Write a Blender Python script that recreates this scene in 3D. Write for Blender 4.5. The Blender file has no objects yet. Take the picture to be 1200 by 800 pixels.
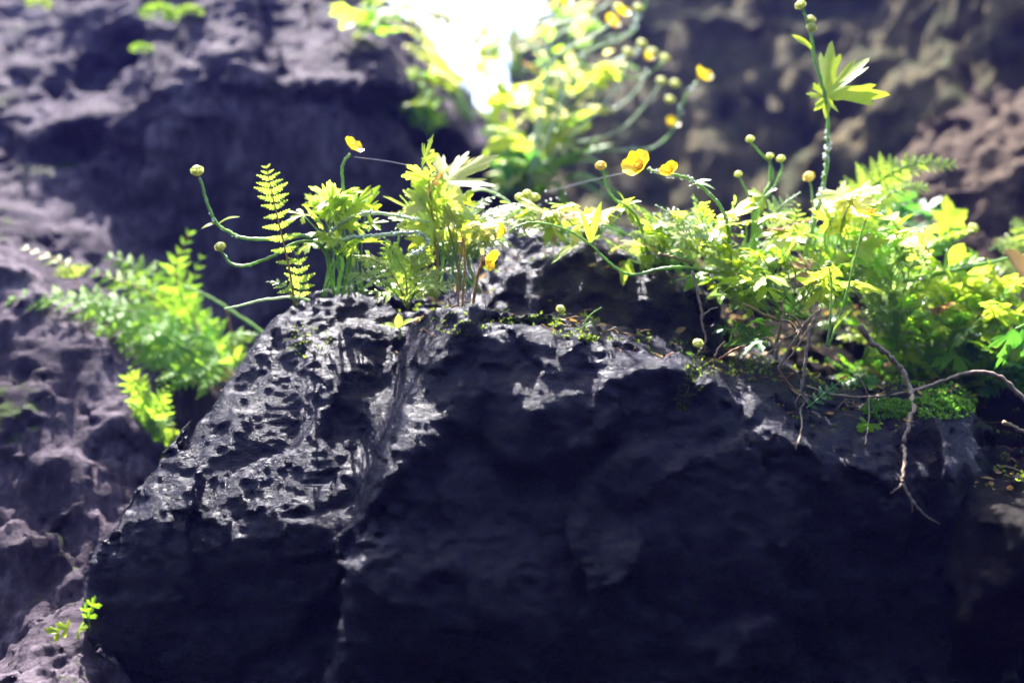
import bpy, math, random
import numpy as np
from mathutils import Vector, Matrix

S = bpy.context.scene
COL = S.collection
R = math.radians

# ------------------------------------------------------------------ camera, sky, sun, exposure
cam_data = bpy.data.cameras.new("camera")
cam = bpy.data.objects.new("camera", cam_data)
COL.objects.link(cam)
cam.location = (0, 0, 0)
cam.rotation_euler = (R(90), 0, 0)
cam_data.lens = 36.0
cam_data.sensor_width = 36.0
cam_data.clip_start = 0.02
cam_data.clip_end = 2000
cam_data.dof.use_dof = True
cam_data.dof.focus_distance = 1.21
cam_data.dof.aperture_fstop = 1.5
S.camera = cam

SUN_DIR = Vector((-0.18, 0.42, 0.89)).normalized()      # towards the sun: high, ahead of the camera
world = bpy.data.worlds.new("World")
S.world = world
world.use_nodes = True
wn = world.node_tree
for n in list(wn.nodes):
    wn.nodes.remove(n)
w_out = wn.nodes.new("ShaderNodeOutputWorld")
w_bg = wn.nodes.new("ShaderNodeBackground")
w_sky = wn.nodes.new("ShaderNodeTexSky")
w_sky.sky_type = 'NISHITA'
w_sky.sun_disc = False
w_sky.sun_elevation = math.asin(SUN_DIR.z)
w_sky.sun_rotation = math.atan2(SUN_DIR.x, SUN_DIR.y)
w_sky.dust_density = 2.5
w_bg.inputs['Strength'].default_value = 0.11
wn.links.new(w_sky.outputs[0], w_bg.inputs[0])
wn.links.new(w_bg.outputs[0], w_out.inputs[0])

sun_data = bpy.data.lights.new("sun", 'SUN')
sun_data.energy = 5.0
sun_data.angle = R(0.5)
sun_data.color = (1.0, 0.965, 0.93)
sun = bpy.data.objects.new("sun", sun_data)
COL.objects.link(sun)
sun.rotation_euler = SUN_DIR.to_track_quat('Z', 'Y').to_euler()
sun.location = SUN_DIR * 30

S.view_settings.view_transform = 'Standard'
S.view_settings.look = 'None'
S.view_settings.gamma = 1.0
S.view_settings.use_curve_mapping = False
S.view_settings.exposure = 2.85
S.cycles.max_bounces = 8
S.cycles.transparent_max_bounces = 8
S.cycles.use_denoising = True

# ------------------------------------------------------------------ helpers: placing, things and parts
K = 1.0 / 1200.0
QUALITY = 1.0        # cell size factor of the rock meshes


def P(px, py, d):
    """world point seen at (px, py) of the 1200 x 800 photograph, d metres ahead"""
    return Vector(((px - 600) * K * d, d, (400 - py) * K * d))


def thing(name, label, cat, loc, group=None, kind=None):
    o = bpy.data.objects.new(name, None)
    o.empty_display_size = 0.02
    COL.objects.link(o)
    o.location = loc
    o['label'] = label
    o['category'] = cat
    if group:
        o['group'] = group
    if kind:
        o['kind'] = kind
    return o


class MB:
    """collects shapes in world coordinates"""
    def __init__(self):
        self.v, self.f = [], []

    def add(self, vs, fs):
        b = len(self.v)
        self.v.extend([tuple(p) for p in vs])
        self.f.extend([tuple(i + b for i in q) for q in fs])

    def tube(self, pts, r0, r1=None, sides=6, rfun=None):
        r1 = r0 if r1 is None else r1
        n = len(pts)
        rings = []
        t0 = (pts[1] - pts[0]).normalized()
        u = t0.orthogonal().normalized()
        for i, p in enumerate(pts):
            t = (pts[min(i + 1, n - 1)] - pts[max(i - 1, 0)])
            t = t.normalized() if t.length > 1e-9 else t0
            u = (u - t * u.dot(t))
            u = u.normalized() if u.length > 1e-6 else t.orthogonal().normalized()
            w = t.cross(u)
            k = i / (n - 1)
            r = r0 + (r1 - r0) * k
            if rfun:
                r *= rfun(k, i)
            rings.append([p + (u * math.cos(a) + w * math.sin(a)) * r for a in
                          [2 * math.pi * j / sides for j in range(sides)]])
        vs = [q for rg in rings for q in rg]
        fs = []
        for i in range(n - 1):
            for j in range(sides):
                a, b = i * sides + j, i * sides + (j + 1) % sides
                fs.append((a, b, b + sides, a + sides))
        fs.append(tuple(range(sides))[::-1])
        fs.append(tuple((n - 1) * sides + j for j in range(sides)))
        self.add(vs, fs)

    def blob(self, c, r, axis=Vector((0, 0, 1)), stretch=1.0, seg=8, rings=6, bump=0.0, lobes=5):
        axis = axis.normalized()
        u = axis.orthogonal().normalized()
        w = axis.cross(u)
        vs = [c - axis * r * stretch]
        for i in range(1, rings):
            th = math.pi * i / rings
            for j in range(seg):
                ph = 2 * math.pi * j / seg
                rr = r * (1 + bump * math.cos(lobes * ph + 3 * th))
                vs.append(c - axis * math.cos(th) * r * stretch + (u * math.cos(ph) + w * math.sin(ph)) * rr * math.sin(th))
        vs.append(c + axis * r * stretch)
        fs = []
        for j in range(seg):
            fs.append((0, 1 + (j + 1) % seg, 1 + j))
        for i in range(rings - 2):
            for j in range(seg):
                a = 1 + i * seg + j
                b = 1 + i * seg + (j + 1) % seg
                fs.append((a, b, b + seg, a + seg))
        L = len(vs) - 1
        o = 1 + (rings - 2) * seg
        for j in range(seg):
            fs.append((L, o + j, o + (j + 1) % seg))
        self.add(vs, fs)

    def build(self, name, mat, parent=None, smooth=True, label=None):
        base = Vector((0, 0, 0))
        q = parent
        while q is not None:
            base = base + q.location
            q = q.parent
        me = bpy.data.meshes.new(name)
        me.from_pydata([(x - base.x, y - base.y, z - base.z) for x, y, z in self.v], [], self.f)
        me.materials.append(mat)
        if smooth:
            me.polygons.foreach_set("use_smooth", [True] * len(me.polygons))
        me.update()
        o = bpy.data.objects.new(name, me)
        COL.objects.link(o)
        o.parent = parent
        if label:
            o['label'] = label
        return o


def catmull(pts, per=6):
    if len(pts) == 2:
        return [pts[0].lerp(pts[1], i / per) for i in range(per + 1)]
    q = [pts[0] * 2 - pts[1]] + list(pts) + [pts[-1] * 2 - pts[-2]]
    out = []
    for i in range(1, len(q) - 2):
        a, b, c, d = q[i - 1:i + 3]
        for k in range(per):
            t = k / per
            out.append(0.5 * ((2 * b) + (c - a) * t + (2 * a - 5 * b + 4 * c - d) * t * t + (3 * b - a - 3 * c + d) * t ** 3))
    out.append(pts[-1].copy())
    return out


# ------------------------------------------------------------------ materials
def new_mat(name):
    m = bpy.data.materials.new(name)
    m.use_nodes = True
    nt = m.node_tree
    for n in list(nt.nodes):
        nt.nodes.remove(n)
    out = nt.nodes.new("ShaderNodeOutputMaterial")
    return m, nt, out


def ramp(nt, stops):
    r = nt.nodes.new("ShaderNodeValToRGB")
    e = r.color_ramp.elements
    e[0].position, e[0].color = stops[0][0], (*stops[0][1], 1)
    e[1].position, e[1].color = stops[-1][0], (*stops[-1][1], 1)
    for p, c in stops[1:-1]:
        x = e.new(p)
        x.color = (*c, 1)
    return r


def noise_node(nt, co, scale, detail=6, rough=0.6, dist=0.0):
    n = nt.nodes.new("ShaderNodeTexNoise")
    n.inputs['Scale'].default_value = scale
    n.inputs['Detail'].default_value = detail
    n.inputs['Roughness'].default_value = rough
    n.inputs['Distortion'].default_value = dist
    nt.links.new(co, n.inputs['Vector'])
    return n


def rock_mat(name, dark, mid, pale, moss=None, moss_amt=0.5, rough=(0.3, 0.6), bump=1.0, fine=260, squash=(1, 1, 1), spec=0.5):
    m, nt, out = new_mat(name)
    L = nt.links.new
    geo = nt.nodes.new("ShaderNodeNewGeometry")
    mp = nt.nodes.new("ShaderNodeMapping")
    mp.inputs['Scale'].default_value = squash
    L(geo.outputs['Position'], mp.inputs['Vector'])
    co = mp.outputs[0]
    n1 = noise_node(nt, co, 9, 8, 0.65, 0.3)
    n2 = noise_node(nt, co, 75, 8, 0.72, 0.3)
    n3 = noise_node(nt, co, fine * 0.65, 8, 0.75)
    add = nt.nodes.new("ShaderNodeMath"); add.operation = 'ADD'
    mul = nt.nodes.new("ShaderNodeMath"); mul.operation = 'MULTIPLY'; mul.inputs[1].default_value = 0.5
    L(n1.outputs[0], add.inputs[0]); L(n2.outputs[0], add.inputs[1]); L(add.outputs[0], mul.inputs[0])
    cr = ramp(nt, [(0.38, dark), (0.50, mid), (0.62, pale)])
    L(mul.outputs[0], cr.inputs[0])
    col = cr.outputs[0]
    if moss:
        nm = noise_node(nt, co, 6, 5, 0.6)
        nm2 = noise_node(nt, co, 70, 4, 0.7)
        sx = nt.nodes.new("ShaderNodeSeparateXYZ")
        L(geo.outputs['Normal'], sx.inputs[0])
        a1 = nt.nodes.new("ShaderNodeMath"); a1.operation = 'MULTIPLY_ADD'
        L(sx.outputs['Z'], a1.inputs[0]); a1.inputs[1].default_value = 0.22; L(nm.outputs[0], a1.inputs[2])
        a2 = nt.nodes.new("ShaderNodeMath"); a2.operation = 'MULTIPLY_ADD'
        L(nm2.outputs[0], a2.inputs[0]); a2.inputs[1].default_value = 0.5; L(a1.outputs[0], a2.inputs[2])
        mr = nt.nodes.new("ShaderNodeMapRange")
        mr.inputs['From Min'].default_value = 1.05 - moss_amt * 0.4
        mr.inputs['From Max'].default_value = 1.13 - moss_amt * 0.4
        L(a2.outputs[0], mr.inputs['Value'])
        mx = nt.nodes.new("ShaderNodeMix"); mx.data_type = 'RGBA'
        L(mr.outputs[0], mx.inputs['Factor']); L(col, mx.inputs['A']); mx.inputs['B'].default_value = (*moss, 1)
        col = mx.outputs['Result']
    rr = nt.nodes.new("ShaderNodeMapRange")
    rr.inputs['From Min'].default_value = 0.35; rr.inputs['From Max'].default_value = 0.65
    rr.inputs['To Min'].default_value = rough[0]; rr.inputs['To Max'].default_value = rough[1]
    L(n2.outputs[0], rr.inputs['Value'])
    b1 = nt.nodes.new("ShaderNodeBump"); b1.inputs['Strength'].default_value = min(1, 1.0 * bump); b1.inputs['Distance'].default_value = 0.032
    b2 = nt.nodes.new("ShaderNodeBump"); b2.inputs['Strength'].default_value = min(1, 1.0 * bump); b2.inputs['Distance'].default_value = 0.022
    L(n2.outputs[0], b1.inputs['Height']); L(n3.outputs[0], b2.inputs['Height']); L(b1.outputs[0], b2.inputs['Normal'])
    bs = nt.nodes.new("ShaderNodeBsdfPrincipled")
    L(col, bs.inputs['Base Color']); L(rr.outputs[0], bs.inputs['Roughness']); L(b2.outputs[0], bs.inputs['Normal'])
    bs.inputs['Specular IOR Level'].default_value = spec
    L(bs.outputs[0], out.inputs[0])
    return m


def leaf_mat(name, c1, c2, t1, t2, trans=0.55, rough=0.35, spec=0.5, scale=60, ao=None):
    """reflecting and light-transmitting leaf, hue varied from plant to plant and across the blade"""
    m, nt, out = new_mat(name)
    L = nt.links.new
    geo = nt.nodes.new("ShaderNodeNewGeometry")
    oi = nt.nodes.new("ShaderNodeObjectInfo")
    n1 = noise_node(nt, geo.outputs['Position'], scale, 4, 0.6)
    ad = nt.nodes.new("ShaderNodeMath"); ad.operation = 'MULTIPLY_ADD'
    L(oi.outputs['Random'], ad.inputs[0]); ad.inputs[1].default_value = 0.5
    sb = nt.nodes.new("ShaderNodeMath"); sb.operation = 'MULTIPLY_ADD'
    L(n1.outputs[0], sb.inputs[0]); sb.inputs[1].default_value = 2.0; sb.inputs[2].default_value = -0.75
    L(sb.outputs[0], ad.inputs[2])
    ad.use_clamp = True
    m1 = nt.nodes.new("ShaderNodeMix"); m1.data_type = 'RGBA'
    m1.inputs['A'].default_value = (*c1, 1); m1.inputs['B'].default_value = (*c2, 1)
    m2 = nt.nodes.new("ShaderNodeMix"); m2.data_type = 'RGBA'
    m2.inputs['A'].default_value = (*t1, 1); m2.inputs['B'].default_value = (*t2, 1)
    L(ad.outputs[0], m1.inputs['Factor']); L(ad.outputs[0], m2.inputs['Factor'])
    nb = noise_node(nt, geo.outputs['Position'], 350, 3, 0.6)
    bp = nt.nodes.new("ShaderNodeBump"); bp.inputs['Strength'].default_value = 0.35; bp.inputs['Distance'].default_value = 0.002
    L(nb.outputs[0], bp.inputs['Height'])
    bs = nt.nodes.new("ShaderNodeBsdfPrincipled")
    L(m1.outputs['Result'], bs.inputs['Base Color']); bs.inputs['Roughness'].default_value = rough
    bs.inputs['Specular IOR Level'].default_value = spec
    L(bp.outputs[0], bs.inputs['Normal'])
    tr = nt.nodes.new("ShaderNodeBsdfTranslucent")
    L(m2.outputs['Result'], tr.inputs['Color'])
    mx = nt.nodes.new("ShaderNodeMixShader"); mx.inputs[0].default_value = trans
    L(bs.outputs[0], mx.inputs[1]); L(tr.outputs[0], mx.inputs[2])
    L(mx.outputs[0], out.inputs[0])
    return m


def plain_mat(name, col, rough=0.5, spec=0.5, var=0.35, scale=80, trans=0.0):
    m, nt, out = new_mat(name)
    L = nt.links.new
    geo = nt.nodes.new("ShaderNodeNewGeometry")
    n1 = noise_node(nt, geo.outputs['Position'], scale, 5, 0.65)
    cr = ramp(nt, [(0.3, tuple(c * (1 - var) for c in col)), (0.7, tuple(min(1, c * (1 + var)) for c in col))])
    L(n1.outputs[0], cr.inputs[0])
    bp = nt.nodes.new("ShaderNodeBump"); bp.inputs['Strength'].default_value = 0.4; bp.inputs['Distance'].default_value = 0.002
    L(n1.outputs[0], bp.inputs['Height'])
    bs = nt.nodes.new("ShaderNodeBsdfPrincipled")
    L(cr.outputs[0], bs.inputs['Base Color']); L(bp.outputs[0], bs.inputs['Normal'])
    bs.inputs['Roughness'].default_value = rough
    bs.inputs['Specular IOR Level'].default_value = spec
    if trans > 0:
        tr = nt.nodes.new("ShaderNodeBsdfTranslucent")
        L(cr.outputs[0], tr.inputs['Color'])
        mx = nt.nodes.new("ShaderNodeMixShader"); mx.inputs[0].default_value = trans
        L(bs.outputs[0], mx.inputs[1]); L(tr.outputs[0], mx.inputs[2])
        L(mx.outputs[0], out.inputs[0])
    else:
        L(bs.outputs[0], out.inputs[0])
    return m


M = {}
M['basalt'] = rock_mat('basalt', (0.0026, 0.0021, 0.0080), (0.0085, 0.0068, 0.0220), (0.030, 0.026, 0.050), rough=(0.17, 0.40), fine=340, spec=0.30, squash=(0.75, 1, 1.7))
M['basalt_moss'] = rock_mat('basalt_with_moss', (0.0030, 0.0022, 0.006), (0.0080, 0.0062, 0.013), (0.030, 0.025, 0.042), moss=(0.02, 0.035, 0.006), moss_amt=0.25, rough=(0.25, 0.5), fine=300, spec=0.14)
M['cliff_purple'] = rock_mat('purple_basalt', (0.028, 0.020, 0.028), (0.095, 0.073, 0.092), (0.24, 0.195, 0.23), moss=(0.05, 0.075, 0.02), moss_amt=0.10, rough=(0.6, 0.9), fine=150, spec=0.08, squash=(1, 1, 0.4))
M['cliff_brown'] = rock_mat('brown_mossy_rock', (0.022, 0.019, 0.011), (0.115, 0.095, 0.042), (0.32, 0.245, 0.115), moss=(0.060, 0.066, 0.022), moss_amt=0.42, rough=(0.6, 0.9), fine=120, spec=0.08)
M['rock_brown'] = rock_mat('brown_rock', (0.030, 0.019, 0.013), (0.095, 0.063, 0.043), (0.22, 0.16, 0.11), rough=(0.6, 0.9), fine=160, spec=0.08)
M['stone'] = rock_mat('weathered_stone', (0.006, 0.005, 0.006), (0.020, 0.016, 0.014), (0.10, 0.078, 0.058), rough=(0.5, 0.8), fine=200, spec=0.1)
M['soil'] = rock_mat('dark_soil', (0.005, 0.0035, 0.003), (0.013, 0.009, 0.007), (0.035, 0.024, 0.017), moss=(0.012, 0.022, 0.004), moss_amt=0.25, rough=(0.85, 1.0), fine=220, spec=0.08)
M['leaf_yellow'] = leaf_mat('young_leaf', (0.20, 0.33, 0.022), (0.34, 0.40, 0.045), (0.36, 0.54, 0.02), (0.56, 0.62, 0.06), trans=0.58, rough=0.42, spec=0.32)
M['leaf_green'] = leaf_mat('green_leaf', (0.11, 0.26, 0.02), (0.21, 0.35, 0.035), (0.20, 0.54, 0.015), (0.40, 0.62, 0.025), trans=0.55, rough=0.4, spec=0.32)
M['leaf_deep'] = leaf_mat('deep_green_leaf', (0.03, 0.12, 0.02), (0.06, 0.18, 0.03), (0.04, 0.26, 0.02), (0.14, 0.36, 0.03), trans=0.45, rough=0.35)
M['leaf_dewy'] = leaf_mat('dewy_leaf', (0.16, 0.25, 0.10), (0.28, 0.35, 0.17), (0.24, 0.42, 0.08), (0.36, 0.48, 0.12), trans=0.45, rough=0.25, spec=0.7, scale=140)
M['leaf_pale'] = leaf_mat('pale_leaf', (0.34, 0.40, 0.10), (0.48, 0.44, 0.19), (0.52, 0.56, 0.14), (0.64, 0.55, 0.24), trans=0.55, rough=0.45, spec=0.3)  # paleness put into the colour for leaves washed out by sun glare
M['leaf_dead'] = leaf_mat('dead_leaf', (0.20, 0.11, 0.04), (0.32, 0.22, 0.10), (0.26, 0.13, 0.03), (0.36, 0.24, 0.08), trans=0.35, rough=0.6, spec=0.2)
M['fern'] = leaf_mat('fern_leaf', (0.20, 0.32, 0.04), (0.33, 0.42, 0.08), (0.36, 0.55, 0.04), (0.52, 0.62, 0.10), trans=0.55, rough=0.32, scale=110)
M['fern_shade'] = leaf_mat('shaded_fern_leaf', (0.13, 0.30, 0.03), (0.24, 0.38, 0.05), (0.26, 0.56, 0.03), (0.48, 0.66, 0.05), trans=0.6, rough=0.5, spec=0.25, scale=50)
M['stem'] = plain_mat('green_stem', (0.24, 0.40, 0.10), 0.35, 0.5, 0.25, 60, trans=0.4)
M['stem_pale'] = plain_mat('pale_hairy_stem', (0.46, 0.56, 0.34), 0.35, 0.6, 0.2, 90, trans=0.35)
M['stem_orange'] = plain_mat('orange_brown_stalk', (0.38, 0.20, 0.05), 0.45, 0.4, 0.3, 60, trans=0.2)
M['petal'] = plain_mat('yellow_petal', (0.85, 0.62, 0.01), 0.3, 0.5, 0.12, 120, trans=0.5)
M['stamen'] = plain_mat('stamen_yellow', (0.80, 0.50, 0.06), 0.5, 0.3, 0.3, 500, trans=0.3)
M['bud'] = plain_mat('bud_green_yellow', (0.62, 0.64, 0.20), 0.45, 0.4, 0.3, 300, trans=0.35)
M['root'] = plain_mat('dry_root', (0.23, 0.17, 0.125), 0.75, 0.2, 0.45, 130)
M['straw'] = plain_mat('dry_straw', (0.36, 0.27, 0.17), 0.7, 0.2, 0.35, 130, trans=0.2)
M['reddish'] = plain_mat('reddish_twig', (0.28, 0.12, 0.06), 0.65, 0.25, 0.35, 130)
M['moss'] = leaf_mat('moss_green', (0.10, 0.20, 0.02), (0.24, 0.30, 0.04), (0.18, 0.36, 0.02), (0.36, 0.44, 0.04), trans=0.4, rough=0.6, spec=0.2)
M['moss_dark'] = leaf_mat('moss_deep_green', (0.05, 0.16, 0.02), (0.12, 0.26, 0.03), (0.08, 0.30, 0.02), (0.22, 0.42, 0.04), trans=0.4, rough=0.6, spec=0.2)
M['silk'] = plain_mat('spider_silk', (0.5, 0.5, 0.55), 0.3, 0.6, 0.1, 50, trans=0.4)


def dew_mat():
    m, nt, out = new_mat('dew_water')
    bs = nt.nodes.new("ShaderNodeBsdfPrincipled")
    n = noise_node(nt, nt.nodes.new("ShaderNodeNewGeometry").outputs['Position'], 200, 2, 0.5)
    cr = ramp(nt, [(0.3, (0.80, 0.84, 0.82)), (0.7, (0.95, 0.95, 0.95))])
    nt.links.new(n.outputs[0], cr.inputs[0]); nt.links.new(cr.outputs[0], bs.inputs['Base Color'])
    bs.inputs['Roughness'].default_value = 0.06
    bs.inputs['IOR'].default_value = 1.33
    bs.inputs['Transmission Weight'].default_value = 0.6
    nt.links.new(bs.outputs[0], out.inputs[0])
    return m


M['dew'] = dew_mat()

# ------------------------------------------------------------------ rock modelling: distance fields and surface nets
_rng = np.random.RandomState(7)
_perm = _rng.permutation(256).astype(np.int32)
_perm = np.concatenate([_perm, _perm, _perm])
_g = _rng.normal(size=(256, 3)).astype(np.float32)
_g /= np.linalg.norm(_g, axis=1, keepdims=True)


def perlin(x, y, z):
    xi, yi, zi = np.floor(x), np.floor(y), np.floor(z)
    fx, fy, fz = (x - xi), (y - yi), (z - zi)
    xi = xi.astype(np.int32) & 255; yi = yi.astype(np.int32) & 255; zi = zi.astype(np.int32) & 255
    u = fx * fx * fx * (fx * (fx * 6 - 15) + 10)
    v = fy * fy * fy * (fy * (fy * 6 - 15) + 10)
    w = fz * fz * fz * (fz * (fz * 6 - 15) + 10)
    res = 0
    for dx in (0, 1):
        wx = u if dx else 1 - u
        for dy in (0, 1):
            wy = v if dy else 1 - v
            for dz in (0, 1):
                wz = w if dz else 1 - w
                h = _perm[_perm[_perm[(xi + dx) & 255] + ((yi + dy) & 255)] + ((zi + dz) & 255)]
                g = _g[h]
                res = res + wx * wy * wz * (g[:, 0] * (fx - dx) + g[:, 1] * (fy - dy) + g[:, 2] * (fz - dz))
    return res * 1.5


def fbm(p, s, oct=4, gain=0.5, ridged=False, off=0.0):
    r, a, t = 0, 1.0, 0.0
    x, y, z = p[:, 0] * s + off, p[:, 1] * s + off * 1.7, p[:, 2] * s - off
    for _ in range(oct):
        n = perlin(x, y, z)
        if ridged:
            n = 1 - 2 * np.abs(n)
        r = r + a * n
        t += a
        a *= gain
        x, y, z = x * 2.03 + 5.1, y * 2.03 + 1.3, z * 2.03 + 9.2
    return r / t


def worley(p, s, off=0.0):
    """distance to the nearest and second nearest of jittered feature points"""
    q = p * s + off
    qi = np.floor(q).astype(np.int32)
    d1 = np.full(len(q), 9.0, np.float32); d2 = d1.copy()
    for dx in (-1, 0, 1):
        for dy in (-1, 0, 1):
            for dz in (-1, 0, 1):
                c = qi + np.array([dx, dy, dz], np.int32)
                h = _perm[_perm[_perm[c[:, 0] & 255] + (c[:, 1] & 255)] + (c[:, 2] & 255)]
                fp = c + 0.5 + 0.45 * _g[h]
                d = np.sqrt(((fp - q) ** 2).sum(1))
                m = d < d1
                d2 = np.where(m, d1, np.minimum(d2, d))
                d1 = np.where(m, d, d1)
    return d1, d2


def smax(a, b, k):
    h = np.clip(0.5 + 0.5 * (a - b) / k, 0, 1)
    return b + (a - b) * h + k * h * (1 - h)


def smin(a, b, k):
    return -smax(-a, -b, k)


def halfspaces(planes, k):
    """planes: (normal, point) ; returns f(X,Y,Z) of the rounded convex solid"""
    pl = [(Vector(n).normalized(), p) for n, p in planes]

    def f(X, Y, Z):
        r = None
        for n, p in pl:
            d = np.float32(n.x) * X + np.float32(n.y) * Y + np.float32(n.z) * Z - np.float32(n.dot(p))
            r = d if r is None else smax(r, d, k)
        return r
    return f


def ellipsoid(c, rad):
    def f(X, Y, Z):
        q = np.sqrt(((X - c[0]) / rad[0]) ** 2 + ((Y - c[1]) / rad[1]) ** 2 + ((Z - c[2]) / rad[2]) ** 2)
        return ((q - 1) * min(rad)).astype(np.float32)
    return f


def plane3(a, b, c, toward=Vector((0, 0, 1))):
    n = (b - a).cross(c - a).normalized()
    if n.dot(toward) < 0:
        n = -n
    return (n, a)


def surface_nets(base, detail, lo, hi, cell, band):
    lo, hi = Vector(lo), Vector(hi)
    n = [int((hi[i] - lo[i]) / cell) + 2 for i in range(3)]
    ax = [(lo[i] + cell * np.arange(n[i])).astype(np.float32) for i in range(3)]
    f = np.broadcast_to(base(ax[0][:, None, None], ax[1][None, :, None], ax[2][None, None, :]), n).astype(np.float32).copy()
    for fn, bw in ((detail[0], band), (detail[1], detail[2] + 1.5 * cell)):
        idx = np.argwhere(np.abs(f) < bw)
        for s in range(0, len(idx), 300000):
            ii = idx[s:s + 300000]
            p = np.stack([ax[k][ii[:, k]] for k in range(3)], 1).astype(np.float64)
            f[ii[:, 0], ii[:, 1], ii[:, 2]] += fn(p).astype(np.float32)
    # close the solid at the box
    for k in range(3):
        sl = [slice(None)] * 3
        for e in (0, -1):
            sl[k] = e
            f[tuple(sl)] = np.maximum(f[tuple(sl)], cell * 0.3)
    neg = f < 0
    nx, ny, nz = n
    cnt = np.zeros((nx - 1, ny - 1, nz - 1), np.int8)
    corners = [(a, b, c) for a in (0, 1) for b in (0, 1) for c in (0, 1)]
    for a, b, c in corners:
        cnt += neg[a:nx - 1 + a, b:ny - 1 + b, c:nz - 1 + c]
    act = np.argwhere((cnt > 0) & (cnt < 8))
    vid = np.full(cnt.shape, -1, np.int32)
    vid[act[:, 0], act[:, 1], act[:, 2]] = np.arange(len(act))
    val = {c: f[act[:, 0] + c[0], act[:, 1] + c[1], act[:, 2] + c[2]] for c in corners}
    acc = np.zeros((len(act), 3)); num = np.zeros(len(act))
    for a in corners:
        for k in range(3):
            if a[k] == 0:
                b = list(a); b[k] = 1; b = tuple(b)
                va, vb = val[a], val[b]
                m = (va < 0) != (vb < 0)
                t = np.where(m, va / np.where(m, va - vb, 1), 0)
                pt = np.array(a, float)[None, :].repeat(len(act), 0)
                pt[:, k] += t
                acc[m] += pt[m]; num[m] += 1
    verts = (act + acc / num[:, None]) * cell + np.array(lo)
    quads = []
    for k in range(3):
        u, w = [(1, 2), (2, 0), (0, 1)][k]
        s0 = [slice(None)] * 3; s1 = [slice(None)] * 3
        s0[k] = slice(0, -1); s1[k] = slice(1, None)
        a, b = neg[tuple(s0)], neg[tuple(s1)]
        e = np.argwhere(a != b)
        e = e[(e[:, u] > 0) & (e[:, w] > 0) & (e[:, u] < n[u] - 1) & (e[:, w] < n[w] - 1)]
        du = np.zeros(3, int); du[u] = 1
        dw = np.zeros(3, int); dw[w] = 1
        q = [vid[tuple((e - x).T)] for x in (du + dw, dw, 0 * du, du)]
        q = np.stack(q, 1)
        flip = ~a[tuple(e.T)]
        q[flip] = q[flip][:, ::-1]
        quads.append(q)
    return verts, np.concatenate(quads)


def rock(name, base, detail, lo, hi, cell, mat, label=None, cat=None, kind=None, band=0.06, group=None):
    cell = cell * QUALITY
    v, q = surface_nets(base, detail, lo, hi, cell, band)
    org = np.array([(lo[0] + hi[0]) / 2, (lo[1] + hi[1]) / 2, lo[2]])
    me = bpy.data.meshes.new(name)
    me.vertices.add(len(v)); me.vertices.foreach_set("co", (v - org).astype(np.float32).ravel())
    me.loops.add(q.size); me.loops.foreach_set("vertex_index", q.ravel().astype(np.int32))
    me.polygons.add(len(q)); me.polygons.foreach_set("loop_start", np.arange(0, q.size, 4, dtype=np.int32))
    me.polygons.foreach_set("use_smooth", np.ones(len(q), bool))
    me.update(calc_edges=True)
    me.validate()
    me.materials.append(mat)
    o = bpy.data.objects.new(name, me)
    o.location = org
    COL.objects.link(o)
    if label: o['label'] = label
    if cat: o['category'] = cat
    if kind: o['kind'] = kind
    if group: o['group'] = group
    return o

# ================================================================== the rocks
def facets(p, s, off=0.0):
    """broken rock: every cell of a jittered lattice is a plane with its own tilt"""
    q = p * s + off
    qi = np.floor(q).astype(np.int32)
    d1 = np.full(len(q), 9.0); val = np.zeros(len(q))
    for dx in (-1, 0, 1):
        for dy in (-1, 0, 1):
            for dz in (-1, 0, 1):
                c = qi + np.array([dx, dy, dz], np.int32)
                h = _perm[_perm[_perm[c[:, 0] & 255] + (c[:, 1] & 255)] + (c[:, 2] & 255)]
                e = q - (c + 0.5 + 0.42 * _g[h])
                d = (e ** 2).sum(1)
                m = d < d1
                d1 = np.where(m, d, d1)
                val = np.where(m, (e * _g[(h * 7 + 31) & 255]).sum(1), val)
    return val


def rough_detail(broad, facet, ridge, grit, off=0.0, stretch=None):
    """each a list of (amplitude in metres, frequency per metre)"""
    def coarse(p):
        r = np.zeros(len(p))
        for a, s_ in broad:
            r += a * fbm(p, s_, 3, 0.5, False, off)
        for k, (a, s_) in enumerate(facet[:1]):
            r += a * tilt(p, s_, k)
        return r

    def fine(p):
        r = np.zeros(len(p))
        if stretch is not None:
            p = p * np.array(stretch)
        for k, (a, s_) in enumerate(facet[1:]):
            r += a * tilt(p, s_, k + 1)
        for a, s_ in ridge:
            r -= a * (fbm(p, s_, 4, 0.55, True, off + 3) - 0.45)
        for k, (a, s_) in enumerate(grit):
            r += a * fbm(p, s_, 4, 0.68, False, off + 7 + k)
        return r

    def tilt(p, s_, k):
        w = np.stack([fbm(p, s_ * 1.3, 2, 0.6, False, off + 4.1 * k + t * 5.3) for t in range(3)], 1) * (0.30 / s_)
        return facets(p + w, s_, off + 3.7 * k)
    reach = 0.7 * sum(a for a, _ in facet[1:]) + 0.8 * sum(a for a, _ in ridge) + 0.8 * sum(a for a, _ in grit)
    return coarse, fine, reach


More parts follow.
